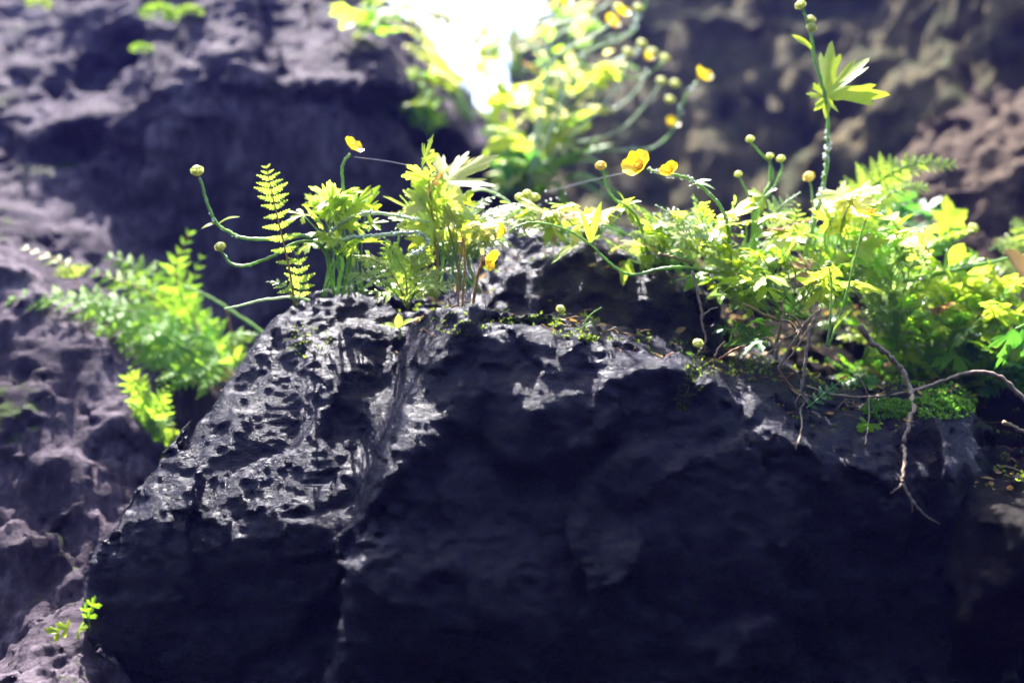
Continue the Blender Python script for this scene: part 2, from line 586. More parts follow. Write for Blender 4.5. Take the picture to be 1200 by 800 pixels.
# ---- foreground boulder: a big dark slab with a lower left shoulder
main = halfspaces([
    ((0.0, -1.0, -0.10), P(650, 640, 1.06)),
    ((0.02, -0.95, 0.32), P(620, 470, 1.13)),
    ((-0.10, -0.16, 1.0), P(555, 368, 1.19)),
    ((-1.0, -0.1, 0.2), P(452, 450, 1.25)),
    ((0.14, -0.08, 1.0), P(640, 383, 1.20)),
    ((-0.62, -0.62, 0.48), P(446, 480, 1.17)),
    ((0.42, -0.25, 0.9), P(775, 418, 1.17)),
    ((1.0, -0.3, 0.05), P(930, 560, 1.14)),
    ((0, 1, 0.2), P(600, 400, 1.62)),
], 0.018)
right_part = halfspaces([
    ((0.05, -1.0, -0.04), P(960, 620, 1.12)),
    ((0.12, -0.75, 0.62), P(860, 490, 1.15)),
    ((-0.02, -0.10, 1.0), P(870, 432, 1.21)),
    ((0.10, -0.15, 1.0), P(1000, 464, 1.21)),
    ((1.0, -0.2, -0.12), P(1116, 640, 1.2)),
    ((0, 1, 0.2), P(600, 400, 1.62)),
    ((-1, 0, 0), P(700, 500, 1.2)),
], 0.025)
left_part = halfspaces([
    ((-0.14, -0.775, 0.615), P(345, 456, 1.26)),
    ((-0.10, -1.0, 0.02), P(260, 640, 1.155)),
    ((-0.10, -0.88, 0.46), P(300, 575, 1.175)),
    ((-0.05, -0.12, 1.0), P(400, 328, 1.34)),
    ((0.40, -0.05, 0.9), P(440, 346, 1.34)),
    ((-1.0, -0.25, -0.02), P(100, 640, 1.2)),
    ((-0.50, -0.02, 0.86), P(240, 420, 1.28)),
    ((-0.80, -0.05, 0.6), P(345, 362, 1.34)),
    ((0, 1, 0.2), P(600, 400, 1.66)),
    ((1, 0, 0), P(560, 500, 1.2)),
], 0.018)

LEDGES = [  # polylines where the rock below stands out from the rock above
    ([(430, 470), (470, 540), (520, 470), (560, 448), (610, 446)], 0.009, 0.035),
    ([(640, 470), (690, 448), (740, 425), (785, 420)], 0.009, 0.03),
    ([(360, 590), (400, 560), (430, 540), (470, 480)], 0.014, 0.045),
]

CREASE = [(478, 376), (462, 400), (448, 440), (434, 490), (428, 540), (400, 580), (352, 628)]     # furrow between the two humps


def seg_dist(x, z, a, b):
    dx, dz = b[0] - a[0], b[1] - a[1]
    t = np.clip(((x - a[0]) * dx + (z - a[1]) * dz) / (dx * dx + dz * dz), 0, 1)
    ex, ez = x - (a[0] + t * dx), z - (a[1] + t * dz)
    return np.sqrt(ex * ex + ez * ez), ez


_bd = rough_detail([(0.020, 4.5)], [(0.026, 6.5), (0.009, 19.0)], [(0.004, 15)], [], 2.0)
_bg = rough_detail([], [(0, 1), (0.0028, 28), (0.0030, 66)], [], [(0.0024, 50), (0.0036, 105)], 4.0, (0.75, 1, 1.5))


def boulder_detail(p):
    r = (_bd[0](p) + _bd[1](p)) * np.where(p[:, 0] < -0.13, 0.72, np.where(p[:, 0] < -0.09, 0.72 + (p[:, 0] + 0.13) * 7.0, 1.0))
    x, z = p[:, 0], p[:, 2]
    for pl, amp, wid in LEDGES:
        w = [P(a, b, 1.14) for a, b in pl]
        best = np.full(len(p), 9.0); side = np.zeros(len(p))
        for a, b in zip(w[:-1], w[1:]):
            d, e = seg_dist(x, z, (a.x, a.z), (b.x, b.z))
            m = d < best
            best = np.where(m, d, best); side = np.where(m, e, side)
        below = np.clip(0.5 - side / 0.02, 0, 1)
        r = r - amp * below * np.exp(-(best / wid) ** 2) * (p[:, 1] < 1.3)
    w = [P(a, b, 1.17) for a, b in CREASE]
    best = np.full(len(p), 9.0)
    for a, b in zip(w[:-1], w[1:]):
        best = np.minimum(best, seg_dist(x, z, (a.x, a.z), (b.x, b.z))[0])
    wob = fbm(p, 14.0, 3, 0.55, False, 21.0)
    r = r + (0.017 + 0.016 * wob) * np.exp(-((best + 0.016 * wob) / 0.030) ** 2) * (p[:, 1] < 1.36) * (z > -0.20)
    return r


def boulder_base(X, Y, Z):
    return smin(smin(main(X, Y, Z), right_part(X, Y, Z), 0.02), left_part(X, Y, Z), 0.012)


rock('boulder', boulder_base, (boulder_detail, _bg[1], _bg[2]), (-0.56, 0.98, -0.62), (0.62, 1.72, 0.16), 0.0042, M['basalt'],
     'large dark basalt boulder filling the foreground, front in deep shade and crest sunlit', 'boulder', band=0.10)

# ---- low dark boulder behind it, under the looping stem
back_b = halfspaces([
    ((-0.05, -0.85, 0.45), P(690, 352, 1.36)),
    ((-0.15, -0.35, 1.0), P(640, 288, 1.44)),
    ((0.25, -0.25, 1.0), P(760, 308, 1.44)),
    ((-0.8, -0.4, 0.4), P(560, 330, 1.42)),
    ((0.9, -0.3, 0.3), P(822, 350, 1.40)),
    ((0, 1, 0.2), P(700, 300, 1.74)),
], 0.035)
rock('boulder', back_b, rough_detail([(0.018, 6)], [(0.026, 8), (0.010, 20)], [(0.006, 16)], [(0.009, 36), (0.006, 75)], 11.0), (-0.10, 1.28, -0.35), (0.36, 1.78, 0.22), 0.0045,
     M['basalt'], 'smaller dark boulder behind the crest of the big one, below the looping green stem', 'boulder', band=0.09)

# ---- mossy dark boulder at the right
right_b = halfspaces([
    ((0.05, -0.95, 0.25), P(1090, 520, 1.26)),
    ((-0.30, -0.25, 1.0), P(1080, 480, 1.33)),
    ((0.25, -0.25, 1.0), P(1140, 478, 1.33)),
    ((1.0, -0.2, 0.0), P(1160, 540, 1.3)),
    ((-1.0, -0.3, 0.2), P(1010, 540, 1.28)),
    ((0, 1, 0.2), P(1000, 400, 1.7)),
], 0.03)
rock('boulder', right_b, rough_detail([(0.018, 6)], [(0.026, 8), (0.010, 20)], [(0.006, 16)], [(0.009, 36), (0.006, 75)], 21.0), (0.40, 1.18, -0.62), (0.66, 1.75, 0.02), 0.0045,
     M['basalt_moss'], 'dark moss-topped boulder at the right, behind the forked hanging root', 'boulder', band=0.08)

# ---- pale flat stone low at the right edge and sunlit stone low at the left edge
low_r = halfspaces([
    ((-0.1, -0.15, 1.0), P(1185, 622, 1.06)),
    ((-0.3, -0.9, 0.1), P(1180, 660, 1.00)),
    ((-0.95, -0.1, 0.2), P(1172, 660, 1.05)),
    ((0.1, -0.6, -0.8), P(1190, 680, 1.03)),
    ((1, 0, 0), P(1340, 640, 1.17)),
    ((0, 1, 0), P(1190, 640, 1.5)),
], 0.02)
rock('stone', low_r, rough_detail([(0.015, 8)], [(0.02, 11)], [(0.004, 20)], [(0.009, 36), (0.006, 75)], 31.0), (0.42, 0.92, -0.5), (0.76, 1.40, -0.12), 0.005,
     M['stone'], 'pale brown stone jutting in at the right edge low down, sunlit on its flat top', 'stone', band=0.07)
low_l = halfspaces([
    ((-0.20, -0.45, 1.0), P(65, 757, 1.17)),
    ((0.9, -0.2, 0.7), P(112, 742, 1.17)),
    ((0, -1.0, 0.15), P(60, 790, 1.08)),
    ((-0.7, -0.1, 0.9), P(10, 775, 1.17)),
    ((0, 1, 0), P(60, 750, 1.5)),
], 0.02)
rock('stone', low_l, rough_detail([(0.015, 8)], [(0.02, 11)], [(0.012, 20)], [(0.010, 36), (0.007, 75)], 41.0), (-0.72, 0.98, -0.62), (-0.40, 1.45, -0.28), 0.005,
     M['cliff_purple'], 'small rough grey stone catching sun in the bottom left corner', 'stone', band=0.07)

# ---- soil bank the plants grow on
bank = halfspaces([
    ((0.05, -1.0, 0.08), P(960, 440, 1.33)),
    ((0.0, -0.25, 1.0), P(930, 388, 1.37)),
    ((0.08, -0.55, 1.0), P(1180, 420, 1.5)),
    ((-0.6, -0.3, 0.8), P(812, 372, 1.42)),
    ((0, 1, 0.3), P(900, 300, 2.1)),
    ((1, 0, 0), P(1420, 400, 1.5)),
], 0.05)
rock('soil_bank', bank, rough_detail([(0.04, 5)], [(0.02, 12)], [(0.02, 14)], [(0.012, 45)], 51.0), (0.20, 1.24, -0.75), (0.98, 2.1, 0.30), 0.008,
     M['soil'], 'dark soil bank full of roots behind the boulder, carrying the dense green plants', 'soil bank', band=0.10)

# ---- left cliff
_a, _b, _c = P(270, 70, 1.95), P(90, 190, 1.88), P(60, 40, 2.25)
wall_l = halfspaces([
    ((0.14, -1.0, -0.06), P(260, 300, 1.95)),
    plane3(_a, _b, _c),
    ((1.0, -0.1, 0.35), P(312, 110, 1.95)),
    ((0, 1, 0), P(300, 200, 3.0)),
], 0.03)
wall_low = halfspaces([     # the shaded face under the shelf
    ((0.14, -1.0, -0.06), P(260, 300, 1.95)),
    ((0.0, -0.3, 1.0), P(380, 118, 1.98)),
    plane3(_a, _b, _c),
    ((0.80, -0.1, 0.62), P(500, 190, 2.05)),
    ((0, 1, 0), P(300, 200, 3.0)),
], 0.03)
tier_l = halfspaces([       # sunlit shelf with the overhanging lip
    ((0.05, -0.95, -0.35), P(380, 108, 1.91)),
    ((0.03, -0.60, 0.80), P(380, 98, 1.93)),
    ((0.75, -0.2, 0.6), P(470, 90, 2.0)),
    ((-0.8, -0.3, 0.5), P(285, 70, 1.95)),
    ((0, -0.2, -1.0), P(380, 116, 2.0)),
    ((0, 1, 0), P(380, 60, 2.9)),
], 0.025)
foot_l = halfspaces([       # rough sunlit foot of the cliff
    ((0.05, -0.82, 0.56), P(60, 600, 1.37)),
    ((0.5, -0.2, 0.9), P(150, 430, 1.50)),
    ((0.9, -0.3, 0.3), P(160, 560, 1.42)),
    ((0, 1, 0), P(60, 600, 2.3)),
], 0.04)
bulge_l = halfspaces([
    ((0.12, -0.68, 0.72), P(45, 290, 1.76)),
    ((0.7, -0.3, 0.6), P(130, 280, 1.82)),
    ((0.1, -0.8, -0.6), P(60, 350, 1.76)),
    ((0, 1, 0), P(60, 300, 2.4)),
], 0.05)
holes_l = [ellipsoid(P(106, 45, 2.05), (0.095, 0.22, 0.11)), ellipsoid(P(35, 95, 1.95), (0.04, 0.15, 0.055)),
           ellipsoid(P(62, 160, 1.88), (0.10, 0.14, 0.06)), ellipsoid(P(8, 25, 2.0), (0.05, 0.15, 0.06)),
           ellipsoid(P(150, 480, 1.80), (0.12, 0.16, 0.10))]


def cliff_l(X, Y, Z):
    r = smin(smin(smin(wall_l(X, Y, Z), wall_low(X, Y, Z), 0.02), tier_l(X, Y, Z), 0.02), smin(foot_l(X, Y, Z), bulge_l(X, Y, Z), 0.05), 0.04)
    for h in holes_l:
        r = smax(r, -h(X, Y, Z), 0.03)
    return r


rock('cliff', cliff_l, rough_detail([(0.022, 3.2)], [(0.022, 4.5), (0.016, 11)], [(0.006, 9)], [(0.024, 18), (0.014, 45)], 61.0), (-1.75, 1.12, -1.05), (0.02, 2.95, 1.3), 0.0105,
     M['cliff_purple'], 'purple grey cliff on the left with a sunlit shelf above a shaded overhang', 'cliff', band=0.20)

# ---- far cliff across the back and the right
wall_r = halfspaces([
    ((-0.03, -0.83, 0.56), P(900, 220, 2.75)),
    ((-0.85, -0.3, 0.42), P(742, 40, 2.95)),
    ((0, 1, 0), P(900, 150, 4.2)),
], 0.05)
wall_c = halfspaces([
    ((0.0, -1.0, 0.12), P(640, 160, 3.0)),
    ((-0.30, -0.4, 1.0), P(600, 230, 3.1)),
    ((0, 1, 0), P(900, 150, 4.2)),
    ((1, 0, 0), P(900, 150, 2.9)),
], 0.05)
outcrop_t = halfspaces([
    ((-0.5, -0.85, 0.10), P(1080, 100, 2.45)),
    ((-0.7, -0.2, 0.65), P(1045, 110, 2.5)),
    ((-0.2, -0.8, -0.6), P(1130, 190, 2.4)),
    ((0, 1, 0), P(900, 150, 4.2)),
], 0.04)


def cliff_r(X, Y, Z):
    return smin(smin(wall_r(X, Y, Z), wall_c(X, Y, Z), 0.05), outcrop_t(X, Y, Z), 0.05)


rock('cliff', cliff_r, rough_detail([(0.08, 2.0)], [(0.10, 4.0), (0.06, 8)], [(-0.07, 4.5)], [(0.07, 8), (0.035, 24)], 71.0, (1, 1, 0.45)), (-1.6, 2.2, -1.05), (2.4, 4.3, 1.9), 0.018,
     M['cliff_brown'], 'tall mossy brown cliff across the back right, mostly shaded with lit lumps', 'cliff', band=0.36)

outcrop_m = halfspaces([
    ((-0.35, -0.78, 0.52), P(1140, 260, 1.9)),
    ((-0.45, -0.2, 0.85), P(1095, 205, 2.0)),
    ((-0.35, -0.3, 0.9), P(1180, 130, 2.15)),
    ((-1.0, 0.2, 0.25), P(1060, 300, 1.9)),
    ((0, 1, 0), P(900, 150, 2.7)),
], 0.05)
rock('outcrop', outcrop_m, rough_detail([(0.05, 4)], [(0.05, 6), (0.018, 15)], [(0.02, 10)], [(0.024, 24)], 81.0), (0.55, 1.65, -0.4), (1.6, 2.7, 1.0), 0.011,
     M['rock_brown'], 'rough brown rock outcrop lit by sun at the right edge, behind the round leaf', 'outcrop', band=0.18)

# ---- unseen overhanging wall, added behind the viewpoint to keep skylight off the boulder
shade_w = halfspaces([
    ((0.0, 0.80, -0.60), Vector((0, -1.5, 0.2))),
    ((0, -1, 0), Vector((0, -4.5, 0))),
    ((0, 0, 1), Vector((0, 0, 1.5))),
    ((-1, 0, 0), Vector((-6.4, 0, 0))), ((1, 0, 0), Vector((6.4, 0, 0))),
], 0.2)
rock('added_shade_wall', shade_w, rough_detail([(0.25, 1.2)], [(0.2, 1.5)], [(0.08, 3)], [], 91.0), (-6.5, -4.5, -1.0), (6.5, 1.0, 2.2), 0.10,
     M['cliff_purple'], kind='structure', band=0.5)

# ---- ground below
mb = MB()
N = 90
for i in range(N + 1):
    for j in range(N + 1):
        x = -60 * (abs(1 - 2 * i / N) ** 3) * (1 if i < N / 2 else -1)
        y = -60 * (abs(1 - 2 * j / N) ** 3) * (1 if j < N / 2 else -1) + 2
        mb.v.append((x, y, -0.95 + 0.05 * math.sin(x * 7.1) * math.cos(y * 5.3) + 0.02 * math.sin(17 * x + 11 * y)))
for i in range(N):
    for j in range(N):
        a = i * (N + 1) + j
        mb.f.append((a, a + N + 1, a + N + 2, a + 1))
g = mb.build('ground', M['soil'])
g['kind'] = 'structure'

# ---- blue volume added as a veil of light that lifts the dark tones
mb = MB()
h0, h1, z0, z1 = -63.0, 67.0, -2.2, 5.2
mb.add([(-65, h0, z0), (65, h0, z0), (65, h1, z0), (-65, h1, z0), (-65, h0, z1), (65, h0, z1), (65, h1, z1), (-65, h1, z1)],
       [(0, 3, 2, 1), (4, 5, 6, 7), (0, 1, 5, 4), (1, 2, 6, 5), (2, 3, 7, 6), (3, 0, 4, 7)])
hm, hnt, hout = new_mat('light_veil')
hv = hnt.nodes.new("ShaderNodeVolumePrincipled")
hv.inputs['Color'].default_value = (0.16, 0.16, 1.0, 1)
hv.inputs['Density'].default_value = 0.0038
hv.inputs['Anisotropy'].default_value = 0.35
hnt.links.new(hv.outputs[0], hout.inputs['Volume'])
hz = mb.build('veil_haze', hm, None, False)
hz['kind'] = 'stuff'

# ================================================================== plant modelling
def frame(fwd, nrm):
    f = fwd.normalized()
    n = nrm - f * nrm.dot(f)
    n = n.normalized() if n.length > 1e-6 else f.orthogonal().normalized()
    return f, n, f.cross(n)


def rv(rnd, s=1.0):
    return Vector((rnd.uniform(-s, s), rnd.uniform(-s, s), rnd.uniform(-s, s)))


def cut_leaf(mb, o, fwd, nrm, size, rnd, lobes=5, span=115, teeth=2, depth=0.42, droop=0.3, fold=0.12):
    """palmate leaf cut into toothed lobes (buttercup); o is where the stalk meets the blade"""
    f, n, s = frame(fwd, nrm)
    out = []
    for i in range(lobes):
        a = -span + 2 * span * i / (lobes - 1) if lobes > 1 else 0
        rl = size * (1.0 - 0.28 * abs(a) / 115) * rnd.uniform(0.88, 1.08)
        hw = span / (lobes - 1) if lobes > 1 else 40
        a += rnd.uniform(-5, 5)
        if i == 0:
            out.append((a - hw * 0.80, size * 0.12))
        j = rnd.uniform(0.92, 1.08)
        out.append((a - hw * 0.62, rl * (depth + 0.14)))
        if teeth >= 2:
            out.append((a - hw * 0.60, rl * rnd.uniform(0.70, 0.80)))
            out.append((a - hw * 0.46, rl * rnd.uniform(0.80, 0.88) * j))
            out.append((a - hw * 0.30, rl * rnd.uniform(0.70, 0.76)))
        if teeth >= 3:
            out.append((a - hw * 0.26, rl * rnd.uniform(0.88, 0.96)))
            out.append((a - hw * 0.15, rl * 0.84))
        out.append((a - hw * 0.12, rl * 0.93 * j))
        out.append((a, rl * j))
        out.append((a + hw * 0.12, rl * 0.94))
        if teeth >= 3:
            out.append((a + hw * 0.15, rl * 0.84))
            out.append((a + hw * 0.26, rl * rnd.uniform(0.88, 0.96)))
        if teeth >= 2:
            out.append((a + hw * 0.30, rl * rnd.uniform(0.70, 0.76)))
            out.append((a + hw * 0.46, rl * rnd.uniform(0.80, 0.88)))
            out.append((a + hw * 0.60, rl * rnd.uniform(0.70, 0.80)))
        out.append((a + hw * 0.62, rl * (depth + 0.14)))
        if i < lobes - 1:
            out.append((a + hw * 0.98, rl * depth * rnd.uniform(0.7, 1.1)))
        else:
            out.append((a + hw * 0.80, size * 0.12))
    vs = [o]
    ph = rnd.uniform(0, 6)
    for k in (0.5, 1.0):
        for a, r in out:
            r = min(r, size * depth * 0.8) * 0.9 if k == 0.5 else r
            x, y = math.sin(R(a)) * r, math.cos(R(a)) * r
            q = r / size
            h = -droop * size * q * q + fold * size * q * math.cos(R(a) * 5 + ph) * 0.6
            vs.append(o + s * x + f * y + n * h)
    m = len(out)
    fs = []
    for i in range(m - 1):
        fs.append((0, 1 + i, 2 + i))
        fs.append((1 + i, 1 + m + i, 2 + m + i, 2 + i))
    mb.add(vs, fs)


def blade(mb, pts, w, nrm, taper=0.15, peak=0.45, fold=0.25):
    """long narrow leaf along a path"""
    n = len(pts)
    vs, fs = [], []
    for i, p in enumerate(pts):
        t = (pts[min(i + 1, n - 1)] - pts[max(i - 1, 0)])
        f, nn, s = frame(t, nrm)
        k = i / (n - 1)
        ww = w * max(0.03, (taper + (1 - taper) * math.sin(math.pi * min(1, k / peak) / 2)) if k < peak else math.cos(math.pi / 2 * (k - peak) / (1 - peak)) ** 0.8)
        vs += [p - s * ww + nn * fold * ww, p, p + s * ww + nn * fold * ww]
    for i in range(n - 1):
        a = 3 * i
        fs += [(a, a + 1, a + 4, a + 3), (a + 1, a + 2, a + 5, a + 4)]
    mb.add(vs, fs)


def oval_leaf(mb, o, fwd, nrm, L, w, rnd, droop=0.2):
    pts = [o + fwd.normalized() * L * k / 6 - nrm.normalized() * droop * L * (k / 6) ** 2 for k in range(7)]
    blade(mb, pts, w, nrm, 0.1, 0.5, 0.2)


def pinna(mb, o, d, n, L, wid, rnd, m=None, curve=0.15, lobed=True):
    d, n, s = frame(d, n)
    m = m or max(4, min(9, int(L / 0.0032)))
    prev = None
    rows = []
    for i in range(m + 1):
        k = i / m
        c = o + d * L * k - n * curve * L * k * k
        rows.append((c, wid * (1 - k ** 1.6) * (0.9 if i else 0.6) + 0.0004))
    for i in range(m):
        c0, w0 = rows[i]
        c1, w1 = rows[i + 1]
        mid = (c0 + c1) * 0.5
        for sg in (-1, 1):
            w = (w0 + w1) * 0.5 * rnd.uniform(0.85, 1.15)
            lift = n * rnd.uniform(-0.15, 0.25) * w
            a = c0 + s * sg * w * 0.55 + d * (0.05 * L / m) + lift
            t = mid + s * sg * w + d * (0.30 * L / m) + lift * 1.5
            b = c1 + s * sg * w * 0.50 - d * (0.08 * L / m) + lift
            t2 = c1 + s * sg * w * 0.92 + d * (0.02 * L / m) + lift * 1.5
            if lobed:
                mb.add([c0, a, t, t2, b, c1], [(0, 1, 2, 3, 4, 5) if sg > 0 else (5, 4, 3, 2, 1, 0)])
            else:
                mb.add([c0, a, b, c1], [(0, 1, 2, 3) if sg > 0 else (3, 2, 1, 0)])


def frond(parent, pts, W, nrm, rnd, mat, stalk_mat, pairs=14, start=0.25, r=0.0012, shape=None, tilt=0.35, wid=0.2, name='frond', curve=0.12, label=None, twice=False):
    """fern frond: a stalk carrying paired pinnae; twice=True divides each pinna into small pinnae again"""
    path = catmull(pts, 8)
    mb = MB()
    n = len(path) - 1
    shape = shape or (lambda k: math.sin(math.pi * min(1.0, 0.30 + 0.72 * k)) ** 0.9)
    for i in range(pairs):
        k = i / (pairs - 1)
        t = start + (0.985 - start) * k
        x = t * n
        j = min(int(x), n - 1)
        o = path[j].lerp(path[j + 1], x - j)
        tg = path[min(j + 1, n)] - path[max(j - 1, 0)]
        f, nn, s = frame(tg, nrm)
        L = max(W * shape(k) * rnd.uniform(0.78, 1.10), W * 0.10)
        for sg in (-1, 1):
            d = s * sg + f * (tilt + 0.5 * k + rnd.uniform(-0.16, 0.16)) + nn * rnd.uniform(-0.25, 0.2)
            if twice:
                d = d.normalized()
                q = max(3, int(L / 0.007))
                for b in range(q):
                    kb = (b + 0.6) / q
                    oo = o + d * L * kb - nn * curve * L * kb * kb
                    for s2 in (-1, 1):
                        d2 = frame(d, nn)[2] * s2 + d * 0.5 + rv(rnd, 0.15)
                        pinna(mb, oo, d2, nn + rv(rnd, 0.25), L * 0.36 * (1.08 - kb), L * 0.36 * 0.34 * (1.1 - kb * 0.6), rnd, 4, 0.1)
            else:
                pinna(mb, o + f * rnd.uniform(-0.1, 0.1) * W / pairs, d, nn + rv(rnd, 0.2), L, max(L * wid, 0.0012), rnd, None, curve)
    fr = mb.build(name, mat, parent, True, label)
    st = MB()
    st.tube(path, r, r * 0.35, 6)
    st.build('stalk', stalk_mat, fr)
    return fr


DROP = None


class Plant:
    def __init__(self, name, label, cat, base, seed, group=None):
        self.root = thing(name, label, cat, base, group)
        self.base = Vector(base)
        self.rnd = random.Random(seed)

    def stem(self, pts, r=0.0022, r1=None, mat='stem', per=8, name='stem'):
        path = [q + rv(self.rnd, r * 0.22) for q in catmull(pts, per)]
        mb = MB()
        ph = self.rnd.uniform(0, 9)
        mb.tube(path, r * 0.86, (r * 0.75 if r1 is None else r1) * 0.74, 7, lambda k, i: 1 + 0.10 * math.sin(2.1 * i + ph))
        mb.build(name, M[mat], self.root)
        return path

    def bud(self, c, r, axis=Vector((0, 0, 1)), mat='bud'):
        mb = MB()
        mb.blob(c, r, axis, 0.95, 12, 8, 0.10, 6)
        b = mb.build('bud', M[mat], self.root)
        cal = MB()
        f, n, s = frame(axis, Vector((0.3, -0.2, 0.9)).cross(axis) if axis.cross(Vector((.3, -.2, .9))).length > .1 else Vector((1, 0, 0)))
        for k in range(5):
            a = 2 * math.pi * k / 5
            d = n * math.cos(a) + s * math.sin(a)
            blade(cal, [c - f * r * 0.9 + d * r * 0.3, c - f * r * 0.35 + d * r * 1.05, c + f * r * 0.35 + d * r * 1.08, c + f * r * 0.75 + d * r * 0.75], r * 0.5, d, 0.4, 0.4, 0.0)
        cal.build('sepals', M['bud'], b)
        return b

    def flower(self, c, axis, r, cup=0.55, petals=5, miss=()):
        """open buttercup: receptacle and stamens with five cupped petals"""
        rnd = self.rnd
        f, n, s = frame(axis, Vector((0.2, -0.9, 0.3)))
        mb = MB()
        mb.blob(c + f * r * 0.12, r * 0.22, f, 0.9, 10, 7, 0.15, 5)
        for k in range(18):
            a = k * 2.4
            rr = r * (0.12 + 0.22 * ((k * 0.618) % 1))
            b = c + (n * math.cos(a) + s * math.sin(a)) * rr * 0.6
            t = c + f * r * rnd.uniform(0.34, 0.48) + (n * math.cos(a) + s * math.sin(a)) * rr * 1.25
            mb.tube([b, t], r * 0.02, r * 0.02, 4)
            mb.blob(t, r * 0.055, f, 1.4, 5, 4)
        fl = mb.build('flower', M['stamen'], self.root)
        for k in range(petals):
            if k in miss:
                continue
            a = 2 * math.pi * (k + rnd.uniform(-0.1, 0.1)) / petals
            d = n * math.cos(a) + s * math.sin(a)
            side = f.cross(d)
            cu = cup * rnd.uniform(0.75, 1.25)
            pm = MB()
            vs, fs = [], []
            NU, NV = 6, 6
            for i in range(NV + 1):
                v = i / NV
                w = r * 0.62 * (math.sin(math.pi * (0.08 + 0.62 * v)) ** 1.2) * (1 if v < 0.9 else 0.88)
                for j in range(NU + 1):
                    u = -1 + 2 * j / NU
                    rad = r * (0.08 + 0.95 * v * (1 - 0.10 * u * u * v))
                    h = r * (cu * v ** 1.2 - 0.25 * cu * v ** 3 + 0.16 * u * u * v + 0.03 * math.sin(5 * u + 3 * v + k))
                    vs.append(c + d * rad + side * u * w + f * h)
            for i in range(NV):
                for j in range(NU):
                    b = i * (NU + 1) + j
                    fs.append((b, b + 1, b + NU + 2, b + NU + 1))
            pm.add(vs, fs)
            pm.build('petal', M['petal'], fl)
        return fl

    def leaf(self, o, fwd, nrm, size, mat='leaf_yellow', kind='cut', petiole=None, pr=0.0011, pmat='stem', **kw):
        mb = MB()
        rnd = self.rnd
        if kind == 'cut':
            cut_leaf(mb, o, fwd, nrm, size, rnd, **kw)
        elif kind == 'oval':
            oval_leaf(mb, o, fwd, nrm, size, size * kw.get('ratio', 0.28), rnd)
        elif kind == 'small':       # leaf of many little rounded leaflets
            f, n, s = frame(fwd, nrm)
            for q in range(4):
                for sg in (-1, 1):
                    oo = o + f * size * (q * 0.24)
                    cut_leaf(mb, oo, f * 0.5 + s * sg + rv(rnd, .2), n + rv(rnd, .35), size * (0.44 - 0.06 * q), rnd, 3, 60, 2, 0.5)
            cut_leaf(mb, o + f * size * 0.9, f, n, size * 0.36, rnd, 3, 60, 2, 0.5)
            mb.tube([o, o + f * size * 0.95], size * 0.02, size * 0.012, 4)
        lf = mb.build('leaf', M[mat], self.root)
        if petiole:
            pm = MB()
            pm.tube(catmull(petiole, 6), pr, pr * 0.7, 6)
            pm.build('petiole', M[pmat], lf)
        return lf

    def bract(self, o, tip, w, mat='leaf_yellow', nrm=Vector((0.1, -0.6, 0.8))):
        mb = MB()
        mid = (o + tip) * 0.5 + nrm.normalized() * (tip - o).length * 0.08
        blade(mb, catmull([o, mid, tip], 5), w, nrm, 0.3, 0.4, 0.3)
        mb.build('leaf', M[mat], self.root)

    def drop(self, c, r):
        global DROP
        if DROP is None:
            mb = MB(); mb.blob(Vector((0, 0, 0)), 1.0, Vector((0, 0, 1)), 1.0, 10, 8)
            o = mb.build('dewdrop', M['dew'])
            DROP = o.data
        else:
            o = bpy.data.objects.new('dewdrop', DROP); COL.objects.link(o)
        o.parent = self.root
        o.location = c - self.base
        o.scale = (r, r, r)

    def dew(self, path, n, r=(0.0012, 0.0024), k0=0.0, k1=1.0, off=0.002):
        rnd = self.rnd
        m = len(path) - 1
        for i in range(n):
            t = (k0 + (k1 - k0) * rnd.random()) * m
            j = min(int(t), m - 1)
            self.drop(path[j].lerp(path[j + 1], t - j) + rv(rnd).normalized() * off, rnd.uniform(*r))

    def clump(self, c, rx, ry, d, n, size, mats, kind='cut', dd=0.08, up=1.0, toward=0.5, jit=0.6, pr=0.0011, pmat='stem', dew=0, **kw):
        """leaves on stalks rising from the plant's base to an elliptical tuft around photo point c, d metres ahead"""
        rnd = self.rnd
        cen = P(c[0], c[1], d)
        sx, sz = rx * K * d, ry * K * d
        spots = []
        for i in range(n):
            a, q = rnd.uniform(0, 2 * math.pi), math.sqrt(rnd.random())
            o = cen + Vector((sx * q * math.cos(a), rnd.uniform(-dd, dd), sz * q * math.sin(a)))
            out = (o - self.base)
            fwd = Vector((out.x * 1.2 + rnd.uniform(-.06, .06), out.y * 0.4 + rnd.uniform(-.08, .02), out.z * 0.5 + rnd.uniform(-.05, .03)))
            if fwd.length < 1e-3:
                fwd = Vector((0.01, -0.02, 0.01))
            nrm = Vector((0, -toward, up)) + rv(rnd, jit)
            s = rnd.uniform(*size)
            mid = self.base.lerp(o, 0.55) + Vector((rnd.uniform(-.01, .01), rnd.uniform(-.01, .01), abs(o.z - self.base.z) * 0.12))
            st = self.base + Vector((rnd.uniform(-.03, .03), rnd.uniform(-.025, .025), -0.004))
            kd = rnd.choice(('cut', 'cut', 'small', 'small', 'oval')) if kind == 'mix' else kind
            mt = rnd.choice(mats)
            if rnd.random() < 0.02:
                mt = 'leaf_dead'
            self.leaf(o, fwd, nrm, s * (0.8 + 0.4 * rnd.random()), mt, kd, [st, mid, o], pr, pmat, **kw)
            spots.append((o, s))
        if dew:
            for i in range(dew):
                o, s = rnd.choice(spots)
                self.drop(o + rv(rnd, s * 0.7), rnd.uniform(0.0009, 0.0021))


UP = Vector((0, 0, 1))
CAMV = Vector((0, -1, 0))


def PL(d, *pts):
    """a run of photo points; a third number on a point overrides the distance d"""
    return [P(p[0], p[1], p[2] if len(p) > 2 else d) for p in pts]


ROCKS = [o for o in bpy.data.objects if o.name.split('.')[0] in ('boulder', 'soil_bank', 'stone')]


